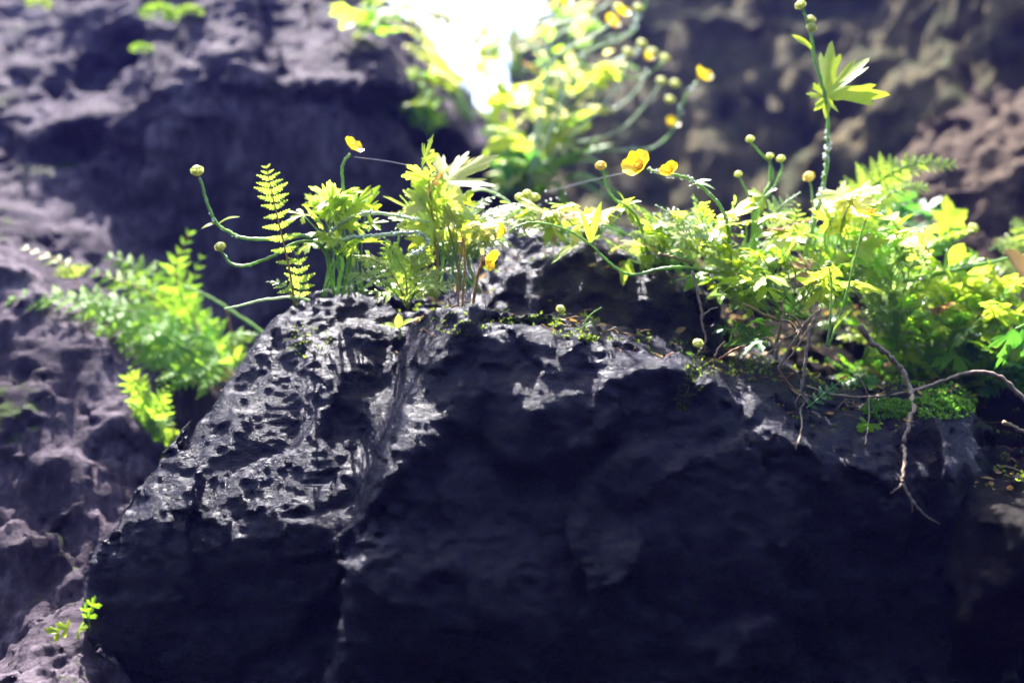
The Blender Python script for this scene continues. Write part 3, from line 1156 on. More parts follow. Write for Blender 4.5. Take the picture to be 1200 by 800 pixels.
def rock_depth(px, py, default):
    d = P(px, py, 1.0)
    best = None
    for o in ROCKS:
        ok, loc, nr, _ = o.ray_cast(-o.location, d)
        if ok:
            y = (loc + o.location).y
            best = y if best is None else min(best, y)
    return default if best is None else min(best, default)


def lay(pts, lift=0.006, default=1.3):
    """photo points laid on the rock face just in front of it"""
    ds = [rock_depth(x, y, default) - lift for x, y in pts]
    return [P(x, y, d) for (x, y), d in zip(pts, ds)]

# ================================================================== plants on the boulder's left crest
p = Plant('buttercup_plant', 'two curved green stems with closed buds reaching left over the boulder', 'buttercup', P(395, 345, 1.34), 1)
s1 = p.stem(PL(1.28, (395, 345, 1.34), (400, 300, 1.31), (372, 277), (330, 279), (290, 280), (265, 270), (252, 258), (243, 238), (234, 208)), 0.0030, 0.0024)
p.bud(P(231, 200, 1.28), 0.0072, Vector((-0.2, 0, 1)))
p.bract(P(254, 262, 1.28), P(236, 268, 1.27), 0.0030); p.bract(P(256, 262, 1.28), P(281, 254, 1.27), 0.0030)
s2 = p.stem(PL(1.27, (392, 345, 1.33), (378, 290, 1.29), (350, 284), (320, 300), (290, 311), (272, 309), (263, 300), (258, 293)), 0.0027, 0.0022)
p.bud(P(258, 289, 1.27), 0.0062, Vector((-0.4, 0, 0.9)))
p.dew(s1, 8, k0=0.3); p.dew(s2, 3, (0.0014, 0.0026))
p.stem(PL(1.27, (362, 352, 1.31), (345, 348), (310, 351), (285, 357), (263, 362)), 0.0022, 0.0016, 'stem_pale')

p = Plant('fern', 'small upright bright fern with an orange stalk on the left shoulder of the boulder', 'fern', P(346, 360, 1.27), 2)
frond(p.root, PL(1.26, (346, 360, 1.27), (338, 310), (326, 258), (318, 222), (312, 195)), 0.0255, Vector((0.1, -1, 0.35)), p.rnd, M['fern'], M['stem_orange'], 12, 0.26, 0.0016,
      lambda k: (0.55 + 0.25 * math.sin(9 * k) + 0.9 * k) if k < 0.5 else 1.05 - 1.5 * (k - 0.5), 0.10, 0.25)
frond(p.root, PL(1.27, (346, 360, 1.27), (352, 340), (350, 315), (348, 285)), 0.020, Vector((0.3, -1, 0.5)), p.rnd, M['fern'], M['stem'], 7, 0.25, 0.001, wid=0.28)
frond(p.root, PL(1.25, (346, 360, 1.27), (340, 345), (328, 332), (312, 330)), 0.013, Vector((0, -0.7, 1)), p.rnd, M['fern'], M['stem'], 6, 0.3, 0.0009, wid=0.3)

p = Plant('buttercup_plant', 'buttercup with cut leaves and one small yellow flower on top, above the left shoulder', 'buttercup', P(402, 345, 1.33), 3)
s = p.stem(PL(1.29, (402, 345, 1.33), (412, 290), (404, 240), (401, 205), (402, 192), (410, 180)), 0.0028, 0.0022)
p.flower(P(412, 174, 1.29), Vector((0.55, -0.35, 0.6)), 0.0135, 0.7)
p.clump((402, 262), 38, 36, 1.29, 20, (0.028, 0.042), ['leaf_yellow', 'leaf_yellow', 'fern'], dd=0.03, toward=0.7, pr=0.0007, teeth=2, depth=0.34)
for q in ((355, 252), (372, 240), (435, 262), (365, 285), (430, 300)):
    p.leaf(P(q[0], q[1], 1.29), P(q[0], q[1], 1.29) - P(400, 275, 1.29), Vector((0, -0.8, 0.9)) + rv(p.rnd, .4), 0.024, 'leaf_yellow', 'cut', PL(1.3, (402, 300), (q[0], q[1], 1.29)), depth=0.3)

# ferns with fine horizontal fronds at the middle
p = Plant('fern', 'low bright fern with fine flat fronds spreading over the notch of the boulder', 'fern', P(478, 362, 1.28), 4)
for i, q in enumerate([((455, 335), (425, 322), (398, 326)), ((462, 325), (438, 305), (412, 300)), ((475, 322), (462, 298), (450, 278)), ((492, 330), (508, 318), (533, 316)),
                       ((490, 335), (512, 332), (545, 338)), ((485, 345), (500, 340), (520, 346)), ((470, 340), (450, 345), (420, 338)), ((480, 320), (490, 300), (500, 285))]):
    d = 1.27 + 0.012 * (i % 4) - 0.02
    frond(p.root, PL(d, (478, 362, 1.28), *q), 0.024 + 0.003 * (i % 3), Vector((0.15 * (i % 3 - 1), -0.55, 1.0)), p.rnd, M['fern'], M['stem_orange'] if i % 2 else M['stem'], 10, 0.22, 0.0012, wid=0.27)

p = Plant('fern', 'tall pointed yellow green fern standing at the middle, left of the glaring gap', 'fern', P(512, 352, 1.31), 5)
frond(p.root, PL(1.30, (512, 352, 1.31), (512, 300), (506, 250), (503, 210), (504, 163)), 0.040, Vector((0.15, -1, 0.3)), p.rnd, M['fern'], M['stem_orange'], 11, 0.36, 0.0017,
      lambda k: (0.95 - 0.15 * k) if k < 0.45 else 0.34 + 0.1 * math.sin(7 * k) if k < 0.8 else 1.5 * (1.03 - k), 0.2, 0.27)
frond(p.root, PL(1.31, (512, 352, 1.31), (500, 310), (494, 280), (478, 262)), 0.022, Vector((0, -0.8, 0.8)), p.rnd, M['fern'], M['stem_orange'], 8, 0.25, 0.0012, wid=0.3)

p = Plant('buttercup_plant', 'broad peach tinted cut leaf with pointed lobes beside the tall fern', 'buttercup', P(540, 340, 1.33), 6)
p.leaf(P(522, 212, 1.31), Vector((0.8, 0.0, 0.45)), Vector((-0.4, -1.0, 0.7)), 0.070, 'leaf_pale', 'cut', PL(1.31, (540, 340, 1.33), (532, 290), (520, 245), (522, 212)), 0.0016, 'stem', lobes=5, span=85, teeth=2, depth=0.45, droop=0.1)
p.leaf(P(498, 240, 1.30), Vector((-0.5, -0.1, 0.4)), Vector((0.2, -1.0, 0.7)), 0.040, 'leaf_pale', 'cut', PL(1.31, (540, 340, 1.33), (520, 290), (498, 240, 1.30)), 0.0014)
p.leaf(P(535, 250, 1.30), Vector((0.6, -0.1, -0.1)), Vector((0.0, -0.8, 0.9)), 0.036, 'leaf_yellow', 'cut', PL(1.31, (540, 340, 1.33), (536, 300), (535, 250, 1.30)), 0.0013)
p.clump((520, 265), 46, 32, 1.31, 16, (0.028, 0.042), ['leaf_yellow', 'leaf_yellow', 'leaf_pale', 'fern'], dd=0.04, toward=0.8, pr=0.0007)
p.clump((502, 222), 22, 34, 1.30, 10, (0.026, 0.038), ['leaf_yellow', 'fern'], dd=0.03, toward=0.9, pr=0.0007)

p = Plant('dewy_stem', 'pair of pale hairy stems beaded with dew lying level above the notch', 'stem', P(372, 290, 1.31), 7)
s = p.stem(PL(1.27, (372, 290, 1.31), (400, 262), (430, 250), (465, 253), (500, 260)), 0.0030, 0.0024, 'stem_pale')
p.dew(s, 46, (0.0012, 0.0022), off=0.0032)
s = p.stem(PL(1.26, (380, 292, 1.31), (410, 280), (440, 276), (475, 273), (495, 274), (500, 284), (493, 293), (480, 299)), 0.0036, 0.0022, 'stem_pale')
p.dew(s, 52, (0.0012, 0.0022), off=0.0036)

p = Plant('buttercup_plant', 'yellow flower half hidden behind the level dewy stems', 'buttercup', P(470, 345, 1.40), 8)
p.stem(PL(1.36, (470, 345, 1.40), (464, 310), (468, 275), (472, 264)), 0.002)
p.flower(P(472, 259, 1.36), Vector((0.0, -0.3, 0.95)), 0.015, 0.9)

p = Plant('buttercup_plant', 'drooping yellow flower on a brownish stalk standing on the boulder crest', 'buttercup', P(554, 362, 1.22), 9)
p.stem(PL(1.22, (554, 362), (556, 345), (560, 322), (564, 308), (566, 298)), 0.0022, 0.0018, 'stem_orange')
p.flower(P(570, 302, 1.22), Vector((0.75, -0.3, -0.35)), 0.0135, 0.8)
p.bract(P(566, 300, 1.22), P(562, 290, 1.22), 0.003, 'leaf_pale')

p = Plant('stalk', 'two thin bare brownish stalks standing side by side on the crest', 'stalk', P(538, 364, 1.23), 10)
p.stem(PL(1.23, (538, 364), (536, 330), (540, 300), (542, 278)), 0.0017, 0.0014, 'stem_orange')
p.stem(PL(1.235, (542, 364), (543, 335), (545, 305), (543, 276)), 0.0017, 0.0014, 'stem_orange')

# pale flat fronds towards the middle of the crest
p = Plant('fern', 'pale glaring fern with flat fronds spreading right over the back boulder', 'fern', P(545, 300, 1.34), 11)
for i, q in enumerate([((560, 275), (590, 258), (628, 262)), ((560, 262), (590, 245), (622, 240)), ((555, 268), (580, 268), (618, 275)), ((545, 262), (560, 240), (585, 228)),
                       ((540, 270), (528, 250), (520, 232)), ((560, 285), (585, 283), (606, 290)), ((548, 280), (520, 272), (490, 275)), ((560, 285), (540, 310), (520, 316))]):
    d = 1.30 + 0.015 * (i % 4)
    frond(p.root, PL(d, (545, 300, 1.34), *q), 0.022, Vector((0.2 * (i % 3 - 1), -0.6, 1.0)), p.rnd, M['leaf_dewy'] if i % 2 else M['leaf_pale'], M['stem_pale'], 10, 0.2, 0.0013, wid=0.28)
p.clump((585, 256), 45, 16, 1.33, 8, (0.02, 0.034), ['leaf_pale', 'leaf_dewy', 'leaf_yellow'], dd=0.04, toward=0.5, dew=40)
s = p.stem(PL(1.36, (545, 300, 1.34), (540, 240), (560, 222), (590, 232), (606, 250)), 0.0024, 0.002, 'stem_pale')

p = Plant('bud_stem', 'cluster of small pale round buds above the pale fern', 'bud', P(615, 275, 1.36), 12)
for q in ((609, 231), (618, 227), (627, 231), (616, 240)):
    p.stem(PL(1.34, (615, 275, 1.36), (614, 255), q), 0.0013)
    p.bud(P(q[0], q[1], 1.34), 0.0058, Vector((0, -0.2, 1)))

# looping stem in front of the back boulder
p = Plant('buttercup_plant', 'looping smooth green stem with a drooping leaf, hanging before the back boulder', 'buttercup', P(842, 320, 1.33), 13)
s = p.stem(PL(1.24, (842, 320, 1.33), (820, 316, 1.28), (795, 313), (768, 316), (745, 322), (728, 318), (708, 302), (692, 287), (672, 273), (648, 264), (620, 261), (600, 268)), 0.0026, 0.0013, 'stem', 10)
p.flower(P(592, 272, 1.24), Vector((-0.8, -0.25, 0.15)), 0.010, 0.9)
p.bract(P(691, 284, 1.24), P(680, 248, 1.24), 0.0040); p.bract(P(692, 283, 1.24), P(705, 236, 1.24), 0.0046); p.bract(P(693, 285, 1.24), P(704, 276, 1.23), 0.0048, 'fern')
p.bract(P(679, 286, 1.24), P(646, 309, 1.22), 0.0054)
p.bract(P(674, 280, 1.24), P(668, 290, 1.24), 0.0018)

# upright flowers at the middle
p = Plant('buttercup_plant', 'slim stem with a ragged bud and two narrow leaves, left of the big yellow flower', 'buttercup', P(760, 300, 1.36), 14)
p.stem(PL(1.29, (760, 300, 1.36), (748, 258, 1.30), (733, 241), (720, 233), (711, 218), (706, 200)), 0.0024, 0.0019)
p.bud(P(704, 194, 1.29), 0.0062, Vector((-0.1, -0.1, 1)), 'stamen')
p.bract(P(733, 241, 1.29), P(723, 224, 1.28), 0.0032); p.bract(P(734, 241, 1.29), P(752, 236, 1.28), 0.0034)

p = Plant('buttercup_plant', 'largest open yellow flower and its smaller neighbour on one arching stem', 'buttercup', P(856, 300, 1.36), 15)
s = p.stem(PL(1.28, (856, 300, 1.36), (853, 268), (846, 245), (832, 228), (812, 212), (795, 206), (775, 204), (758, 198)), 0.0030, 0.0020)
p.flower(P(751, 197, 1.28), Vector((-0.55, -0.55, 0.45)), 0.0190, 0.75)
p.flower(P(786, 203, 1.27), Vector((-0.35, -0.6, 0.5)), 0.0120, 0.9)
p.bract(P(808, 218, 1.28), P(834, 211, 1.27), 0.0042, 'leaf_dewy'); p.bract(P(815, 215, 1.28), P(838, 222, 1.27), 0.003, 'leaf_dewy')
p.dew(s, 30, k0=0.35, off=0.003)
frond(p.root, PL(1.28, (856, 300, 1.36), (825, 280), (800, 258), (768, 240)), 0.028, Vector((0.2, -0.8, 0.7)), p.rnd, M['leaf_dewy'], M['stem_pale'], 11, 0.2, 0.0014, wid=0.24)
frond(p.root, PL(1.27, (856, 300, 1.36), (838, 290), (825, 265), (815, 232)), 0.022, Vector((-0.2, -0.9, 0.5)), p.rnd, M['leaf_dewy'], M['stem_pale'], 9, 0.25, 0.0012, wid=0.24)

p = Plant('buttercup_plant', 'group of round green buds on stems curving left beside the tall beaded stem', 'buttercup', P(880, 300, 1.40), 16)
for q, r in (([(880, 300, 1.40), (893, 235), (905, 210), (903, 192), (890, 178), (880, 167)], 0.0026), ([(884, 300, 1.40), (886, 250), (900, 220), (903, 195), (902, 186)], 0.0026),
             ([(886, 300, 1.40), (892, 245), (908, 218), (916, 200), (916, 190)], 0.0026), ([(878, 300, 1.40), (882, 260), (877, 230), (867, 208)], 0.0022)):
    p.stem(PL(1.36, *q), r, r * 0.8)
for q, r in (((879, 163), 0.0052), ((902, 183), 0.0048), ((915, 186), 0.0053), ((865, 204), 0.0047)):
    p.bud(P(q[0], q[1], 1.36), r, Vector((-0.2, 0, 1)))
p.leaf(P(895, 230, 1.35), Vector((-0.9, -0.1, -0.35)), Vector((0, -0.9, 0.6)), 0.030, 'leaf_yellow', 'cut', None, lobes=3, span=60, depth=0.4)
p.bract(P(896, 230, 1.35), P(912, 221, 1.34), 0.004, 'leaf_dewy')

p = Plant('buttercup_plant', 'tallest stem beaded with dew, one cut leaf halfway and buds on top', 'buttercup', P(940, 330, 1.40), 17)
s = p.stem(PL(1.34, (940, 330, 1.40), (947, 285), (955, 255), (963, 225), (968, 195), (970, 165), (969, 130), (963, 98), (955, 72), (951, 45), (945, 22), (939, 8)), 0.0040, 0.0024)
p.dew(s, 75, (0.0012, 0.0026), 0.05, 0.50, 0.0038)
p.bud(P(938, 6, 1.34), 0.0062, Vector((-0.3, 0, 1))); p.bud(P(950, 23, 1.34), 0.0058, Vector((0.3, 0, 1))); p.bud(P(951, 32, 1.34), 0.0062, Vector((0.4, 0, 0.6)))
mb = MB(); blade(mb, catmull(PL(1.34, (952, 60), (944, 53), (934, 47), (928, 41)), 4), 0.0062, Vector((0.3, -0.8, 0.5)), 0.35, 0.55, 0.5)
mb.build('leaf', M['leaf_yellow'], p.root)
p.leaf(P(967, 112, 1.34), Vector((0.72, -0.1, 0.6)), Vector((-0.45, -1.0, 0.45)), 0.082, 'leaf_yellow', 'cut', None, lobes=3, span=48, teeth=2, depth=0.45, droop=0.05)
p.leaf(P(968, 114, 1.34), Vector((-0.9, -0.1, 0.1)), Vector((0.2, -1.0, 0.4)), 0.030, 'leaf_yellow', 'cut', None, lobes=3, span=55, teeth=2, depth=0.45, droop=0.1)
p.leaf(P(968, 116, 1.34), Vector((-0.1, -0.4, -0.9)), Vector((0.0, -1.0, 0.1)), 0.028, 'leaf_yellow', 'cut', None, lobes=3, span=40, teeth=1, depth=0.5, droop=0.1)
p.leaf(P(969, 114, 1.34), Vector((0.8, -0.2, -0.2)), Vector((0.0, -1.0, 0.4)), 0.020, 'leaf_yellow', 'cut', None, lobes=3, span=50, teeth=1, depth=0.5, droop=0.1)

p = Plant('buttercup_plant', 'small yellow closed flower just left of the tall beaded stem', 'buttercup', P(952, 300, 1.42), 18)
p.stem(PL(1.38, (952, 300, 1.42), (953, 250), (951, 222), (948, 212)), 0.0022)
p.bud(P(948, 207, 1.38), 0.0072, Vector((-0.3, -0.2, 0.9)), 'stamen')

# ---- right side
p = Plant('fern', 'arching bright fern frond pointing right below the shaded cliff', 'fern', P(985, 310, 1.50), 19)
frond(p.root, PL(1.48, (985, 310, 1.50), (1000, 250), (1030, 212), (1070, 192), (1118, 192)), 0.052, Vector((0.3, -1, 0.5)), p.rnd, M['fern'], M['stem'], 17, 0.20, 0.0018,
      lambda k: 1.0 - 0.75 * k, 0.35, 0.30)
frond(p.root, PL(1.46, (985, 310, 1.50), (1005, 265), (1028, 238), (1060, 220), (1085, 218)), 0.040, Vector((0.2, -0.9, 0.6)), p.rnd, M['fern'], M['stem'], 13, 0.2, 0.0016,
      lambda k: 1.0 - 0.7 * k, 0.35, 0.30)
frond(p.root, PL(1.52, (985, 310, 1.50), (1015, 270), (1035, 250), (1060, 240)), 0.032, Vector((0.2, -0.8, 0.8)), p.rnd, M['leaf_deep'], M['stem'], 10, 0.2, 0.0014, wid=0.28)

p = Plant('buttercup_plant', 'large round many-lobed leaf held up before the brown outcrop', 'buttercup', P(1098, 350, 1.54), 20)
p.leaf(P(1113, 264, 1.50), Vector((0.0, 0.15, 1.0)), Vector((0.1, -1.0, 0.25)), 0.046, 'leaf_yellow', 'cut', PL(1.51, (1098, 350, 1.54), (1108, 310), (1113, 264, 1.50)), 0.0022, lobes=7, span=150, teeth=3, depth=0.62, droop=0.05, fold=0.05)
p.stem(PL(1.49, (1060, 345, 1.54), (1090, 300), (1118, 284), (1138, 270)), 0.0028, 0.0024)
p.bud(P(1141, 267, 1.49), 0.0066, Vector((0.6, 0, 0.6)))
p.stem(PL(1.49, (1055, 345, 1.54), (1082, 296), (1100, 285), (1108, 272)), 0.0024, 0.002)

p = Plant('grass', 'long straight green grass stalk slanting to the right edge of the view', 'grass', P(1040, 332, 1.46), 21)
p.stem(PL(1.40, (1040, 332, 1.46), (1085, 324), (1140, 312), (1215, 296)), 0.0040, 0.0034, name='blade')
p = Plant('buttercup_plant', 'orange yellow flower seen from the side on a thin hanging stem at the right', 'buttercup', P(972, 405, 1.18), 22)
p.stem(PL(1.18, (970, 406), (977, 390), (988, 358), (998, 320), (1006, 285), (1013, 262), (1017, 254)), 0.0019, 0.0011, 'stem')
p.flower(P(1019, 251, 1.18), Vector((0.15, -0.25, 0.9)), 0.0145, 0.05)
p.bract(P(977, 386, 1.18), P(999, 362, 1.16), 0.0050, 'leaf_yellow')
p = Plant('buttercup_plant', 'thin green stem with a dark round bud hanging beside the side-on orange flower', 'buttercup', P(972, 404, 1.175), 23)
p.stem(PL(1.175, (969, 406), (972, 385), (974, 355), (974, 330), (972, 314)), 0.0019, 0.0012, 'stem')
p.bud(P(971, 309, 1.175), 0.0042, Vector((0, 0, 1)), 'stem')

G = 'leafy plants massed on the bank'
CL = [
    # label, base, centre, rx, ry, d, n, size, mats, kind, extra
    ('low buttercup clump with peach and yellow leaves beneath the largest yellow flower', (775, 320, 1.42), (765, 282), 62, 24, 1.35, 15, (0.03, 0.045), ['leaf_pale', 'leaf_yellow', 'leaf_yellow', 'leaf_yellow', 'fern'], 'mix', dict(dew=40)),
    ('small pale cut leaves just right of the looping stem top', (715, 275, 1.42), (700, 252), 26, 14, 1.38, 6, (0.026, 0.04), ['leaf_pale', 'leaf_yellow'], 'cut', {}),
    ('pinkish pale buttercup clump below the green bud group', (860, 320, 1.40), (862, 278), 55, 26, 1.34, 16, (0.03, 0.048), ['leaf_pale', 'leaf_yellow', 'leaf_yellow', 'leaf_yellow', 'fern'], 'mix', dict(dew=60)),
    ('bright yellow green buttercup clump overhanging the pale dry roots', (930, 372, 1.38), (915, 332), 62, 30, 1.30, 20, (0.036, 0.055), ['leaf_yellow', 'leaf_yellow', 'leaf_green'], 'mix', dict(dew=60, lobes=5, depth=0.34)),
    ('spreading leaf clump around the foot of the tall beaded stem', (975, 345, 1.40), (975, 296), 58, 34, 1.35, 20, (0.032, 0.05), ['leaf_yellow', 'leaf_yellow', 'leaf_green'], 'mix', dict(dew=60)),
    ('single big peach coloured leaf right of the beaded stem', (985, 320, 1.40), (985, 238), 18, 10, 1.36, 4, (0.045, 0.06), ['leaf_pale'], 'cut', {}),
    ('green leaf clump filling the shade above the dry roots', (880, 360, 1.40), (865, 318), 55, 26, 1.36, 18, (0.028, 0.042), ['leaf_green', 'leaf_yellow', 'leaf_dewy'], 'mix', dict(dew=40)),
    ('dewy blue green plant of many tiny leaflets right of the hanging bud', (1040, 420, 1.46), (1035, 345), 50, 42, 1.40, 26, (0.028, 0.042), ['leaf_dewy', 'leaf_dewy', 'leaf_green'], 'small', dict(dew=80)),
    ('mid green plant of tiny leaflets above the mossy boulder', (1095, 470, 1.48), (1085, 400), 62, 48, 1.43, 34, (0.028, 0.042), ['leaf_green', 'leaf_green', 'leaf_dewy', 'leaf_yellow'], 'small', dict(dew=60)),
    ('yellow green star leaves in front of the brown outcrop foot', (1120, 385, 1.52), (1105, 338), 62, 24, 1.47, 14, (0.045, 0.062), ['leaf_yellow'], 'cut', dict(lobes=5, depth=0.3)),
    ('tall yellow green leaves crowding the right edge', (1185, 430, 1.50), (1180, 368), 36, 52, 1.44, 20, (0.04, 0.062), ['leaf_yellow', 'leaf_yellow', 'leaf_green'], 'mix', dict(depth=0.34)),
    ('green leaves at the right edge beside the thick arched root', (1165, 480, 1.50), (1155, 432), 52, 32, 1.43, 26, (0.03, 0.046), ['leaf_green', 'leaf_yellow', 'leaf_deep'], 'small', dict(dew=40)),
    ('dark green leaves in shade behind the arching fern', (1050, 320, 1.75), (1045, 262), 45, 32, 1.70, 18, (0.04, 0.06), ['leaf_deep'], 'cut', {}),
    ('small fresh green plant rooted among the dry roots on the ledge', (878, 402, 1.28), (876, 388), 26, 12, 1.25, 8, (0.018, 0.028), ['leaf_green', 'leaf_deep'], 'cut', {}),
    ('narrow leaved yellow plant behind the side-on orange flower', (1010, 330, 1.45), (1018, 282), 30, 28, 1.42, 16, (0.035, 0.055), ['leaf_yellow', 'leaf_green'], 'oval', {}),
    ('yellow green plants filling the slope right of the arching fern foot', (1065, 370, 1.52), (1060, 305), 52, 34, 1.46, 18, (0.034, 0.05), ['leaf_yellow', 'leaf_yellow', 'leaf_green'], 'mix', dict(dew=30)),
    ('lush light green plants above the arched root at far right', (1130, 440, 1.50), (1135, 385), 62, 36, 1.42, 22, (0.032, 0.048), ['leaf_green', 'leaf_yellow', 'leaf_yellow'], 'mix', dict(dew=30)),
    ('loose lime leaves between the pale round buds and the looping stem', (665, 285, 1.43), (655, 256), 42, 15, 1.38, 13, (0.03, 0.046), ['leaf_yellow', 'leaf_yellow', 'fern', 'leaf_pale'], 'mix', dict(dew=30)),
    ('feathery lime plant below the largest yellow flower, left of the green buds', (790, 315, 1.42), (800, 272), 48, 26, 1.37, 15, (0.032, 0.048), ['leaf_yellow', 'fern', 'leaf_dewy'], 'small', dict(dew=40)),
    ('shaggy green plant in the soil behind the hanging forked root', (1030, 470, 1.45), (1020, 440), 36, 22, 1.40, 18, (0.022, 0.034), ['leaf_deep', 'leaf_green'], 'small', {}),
]
for i, (lab, b, c, rx, ry, d, n, size, mats, kind, ex) in enumerate(CL):
    p = Plant('leafy_plant' if kind in ('small', 'oval') else 'buttercup_plant', lab, 'plant' if kind in ('small', 'oval') else 'buttercup', P(*b), 100 + i, G)
    p.clump(c, rx, ry, d, int(n * 1.8), (size[0] * 0.72, size[1] * 0.98), mats, kind, **ex)

p = Plant('fern', 'white dewy fern frond leaning left of the tall beaded stem', 'fern', P(925, 310, 1.40), 24)
frond(p.root, PL(1.36, (925, 310, 1.40), (905, 275), (912, 245), (938, 225)), 0.026, Vector((0.1, -0.9, 0.5)), p.rnd, M['leaf_dewy'], M['stem_pale'], 11, 0.2, 0.0014, wid=0.26)
frond(p.root, PL(1.37, (925, 310, 1.40), (925, 285), (932, 262), (936, 240)), 0.030, Vector((0.1, -0.9, 0.5)), p.rnd, M['fern'], M['stem'], 9, 0.2, 0.0014, wid=0.22)
p = Plant('fern', 'yellow green fern whose fronds reach in from the right edge', 'fern', P(1230, 350, 1.62), 25)
for q in (((1205, 320), (1170, 312), (1130, 322)), ((1210, 300), (1185, 285), (1160, 292)), ((1215, 290), (1200, 265), (1185, 262))):
    frond(p.root, PL(1.58, (1230, 350, 1.62), *q), 0.034, Vector((-0.1, -0.8, 0.8)), p.rnd, M['fern'], M['stem'], 12, 0.15, 0.0016, wid=0.24)
p = Plant('leafy_plant', 'deep green drooping cut leaf near the right edge', 'plant', P(1205, 400, 1.30), 26)
p.leaf(P(1190, 385, 1.28), Vector((-0.25, -0.1, -1)), Vector((0.2, -1, 0.1)), 0.050, 'leaf_deep', 'cut', PL(1.3, (1205, 400), (1205, 380), (1190, 385, 1.28)), 0.0015, lobes=3, span=40, depth=0.45)
p.leaf(P(1200, 382, 1.29), Vector((0.3, -0.1, -0.6)), Vector((0.2, -1, 0.3)), 0.040, 'leaf_deep', 'cut', None, lobes=3, span=50, depth=0.45)
p = Plant('fern', 'small dark fern sprig hanging below the dry roots', 'fern', lay([(945, 478)], 0.004, 1.2)[0], 27)
frond(p.root, lay([(945, 478), (960, 466), (975, 454), (988, 446)], 0.012, 1.2), 0.012, Vector((0, -0.9, 0.6)), p.rnd, M['leaf_deep'], M['stem'], 7, 0.1, 0.0009, wid=0.34)
p = Plant('leafy_plant', 'small pale green leaf hanging on the dark right boulder', 'plant', lay([(1020, 492)], 0.008, 1.22)[0], 28)
p.leaf(lay([(1019, 496)], 0.012, 1.22)[0], Vector((0.1, -0.1, -1)), Vector((0, -1, 0.3)), 0.022, 'leaf_green', 'cut', None, lobes=3, span=60)
p.leaf(lay([(1016, 494)], 0.012, 1.22)[0], Vector((-0.7, -0.1, -0.3)), Vector((0, -1, 0.3)), 0.013, 'leaf_green', 'cut', None, lobes=3, span=60)

# ---- sprouts on the boulder
p = Plant('sprout', 'three-leaved pale green sprout growing in the notch of the big boulder', 'sprout', P(468, 398, 1.20), 30)
p.stem(PL(1.20, (468, 398), (469, 388), (467, 384)), 0.0014, 0.0011)
for q, w in (((444, 381), 0.0048), ((467, 368), 0.0046), ((487, 374), 0.0050)):
    p.bract(P(467, 384, 1.20), P(q[0], q[1], 1.195), w, 'leaf_yellow')
p = Plant('sprout', 'forked grass sprig sticking up from the crest moss', 'sprout', P(682, 388, 1.18), 31)
for q in (((686, 376), (694, 367), (705, 360)), ((688, 380), (694, 378), (697, 386))):
    p.stem(PL(1.18, (682, 390), *q), 0.0011, 0.0006, name='blade')
p = Plant('sprout', 'tiny pale round-leaved sprout on the middle of the boulder crest', 'sprout', P(653, 376, 1.19), 32)
p.stem(PL(1.19, (653, 378), (655, 368)), 0.0009); p.bud(P(657, 362, 1.19), 0.005, Vector((0.3, -0.5, 0.8)))
p = Plant('sprout', 'tiny round-leaved sprout below the thin root on the ledge', 'sprout', P(817, 414, 1.19), 33)
p.stem(PL(1.19, (818, 416), (818, 406)), 0.0009); p.bud(P(818, 402, 1.19), 0.0055, Vector((0.1, -0.6, 0.8)))
p.leaf(P(812, 416, 1.185), Vector((-0.5, -0.3, 0.3)), Vector((0, -0.8, 0.7)), 0.011, 'leaf_green', 'cut', None, lobes=3, span=70)

# ---- big shaded fern on the left
p = Plant('fern', 'large soft green fern spreading in front of the left cliff', 'fern', P(300, 470, 1.62), 40)
FR = [((250, 430), (170, 380), (100, 352), (10, 350), 0.085, 'fern_shade', 16), ((255, 420), (222, 365), (205, 318), (222, 272), 0.052, 'fern_shade', 13),
      ((262, 440), (250, 432), (215, 432), (165, 420), 0.046, 'fern_shade', 12),
      ((270, 430), (272, 408), (282, 392), (292, 396), 0.034, 'fern_shade', 10), ((252, 440), (190, 412), (120, 402), (40, 412), 0.066, 'fern_shade', 14),
      ((248, 435), (205, 400), (215, 396), (190, 385), 0.040, 'fern_shade', 10), ((252, 425), (205, 360), (170, 318), (128, 300), 0.060, 'fern_shade', 12),
      ((265, 438), (230, 430), (205, 440), (172, 452), 0.045, 'fern_shade', 10),
      ((258, 436), (200, 405), (150, 388), (84, 386), 0.060, 'fern_shade', 13), ((255, 428), (205, 372), (165, 338), (112, 320), 0.064, 'fern_shade', 13),
      ((262, 432), (232, 385), (222, 345), (236, 300), 0.042, 'fern_shade', 12), ((268, 436), (235, 420), (200, 405), (168, 398), 0.046, 'fern_shade', 12),
      ((275, 420), (265, 400), (285, 390), (300, 402), 0.024, 'fern_shade', 8)]
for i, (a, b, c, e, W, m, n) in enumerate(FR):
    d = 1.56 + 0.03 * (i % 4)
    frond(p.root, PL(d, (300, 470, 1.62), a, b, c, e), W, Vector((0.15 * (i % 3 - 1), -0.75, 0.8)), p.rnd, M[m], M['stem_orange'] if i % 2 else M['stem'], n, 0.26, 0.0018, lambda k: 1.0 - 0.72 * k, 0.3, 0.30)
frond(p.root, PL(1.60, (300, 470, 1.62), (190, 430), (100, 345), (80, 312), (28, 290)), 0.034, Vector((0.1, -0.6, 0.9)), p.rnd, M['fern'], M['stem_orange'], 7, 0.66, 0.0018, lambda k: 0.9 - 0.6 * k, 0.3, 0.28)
p.stem(PL(1.55, (330, 405), (280, 370), (245, 348), (215, 335)), 0.0030, 0.0022)
p.stem(PL(1.55, (320, 392), (300, 392), (275, 391)), 0.0022, 0.0018)
p.stem(PL(1.57, (275, 420), (270, 385), (266, 362)), 0.0020, 0.0016, 'stem_orange')

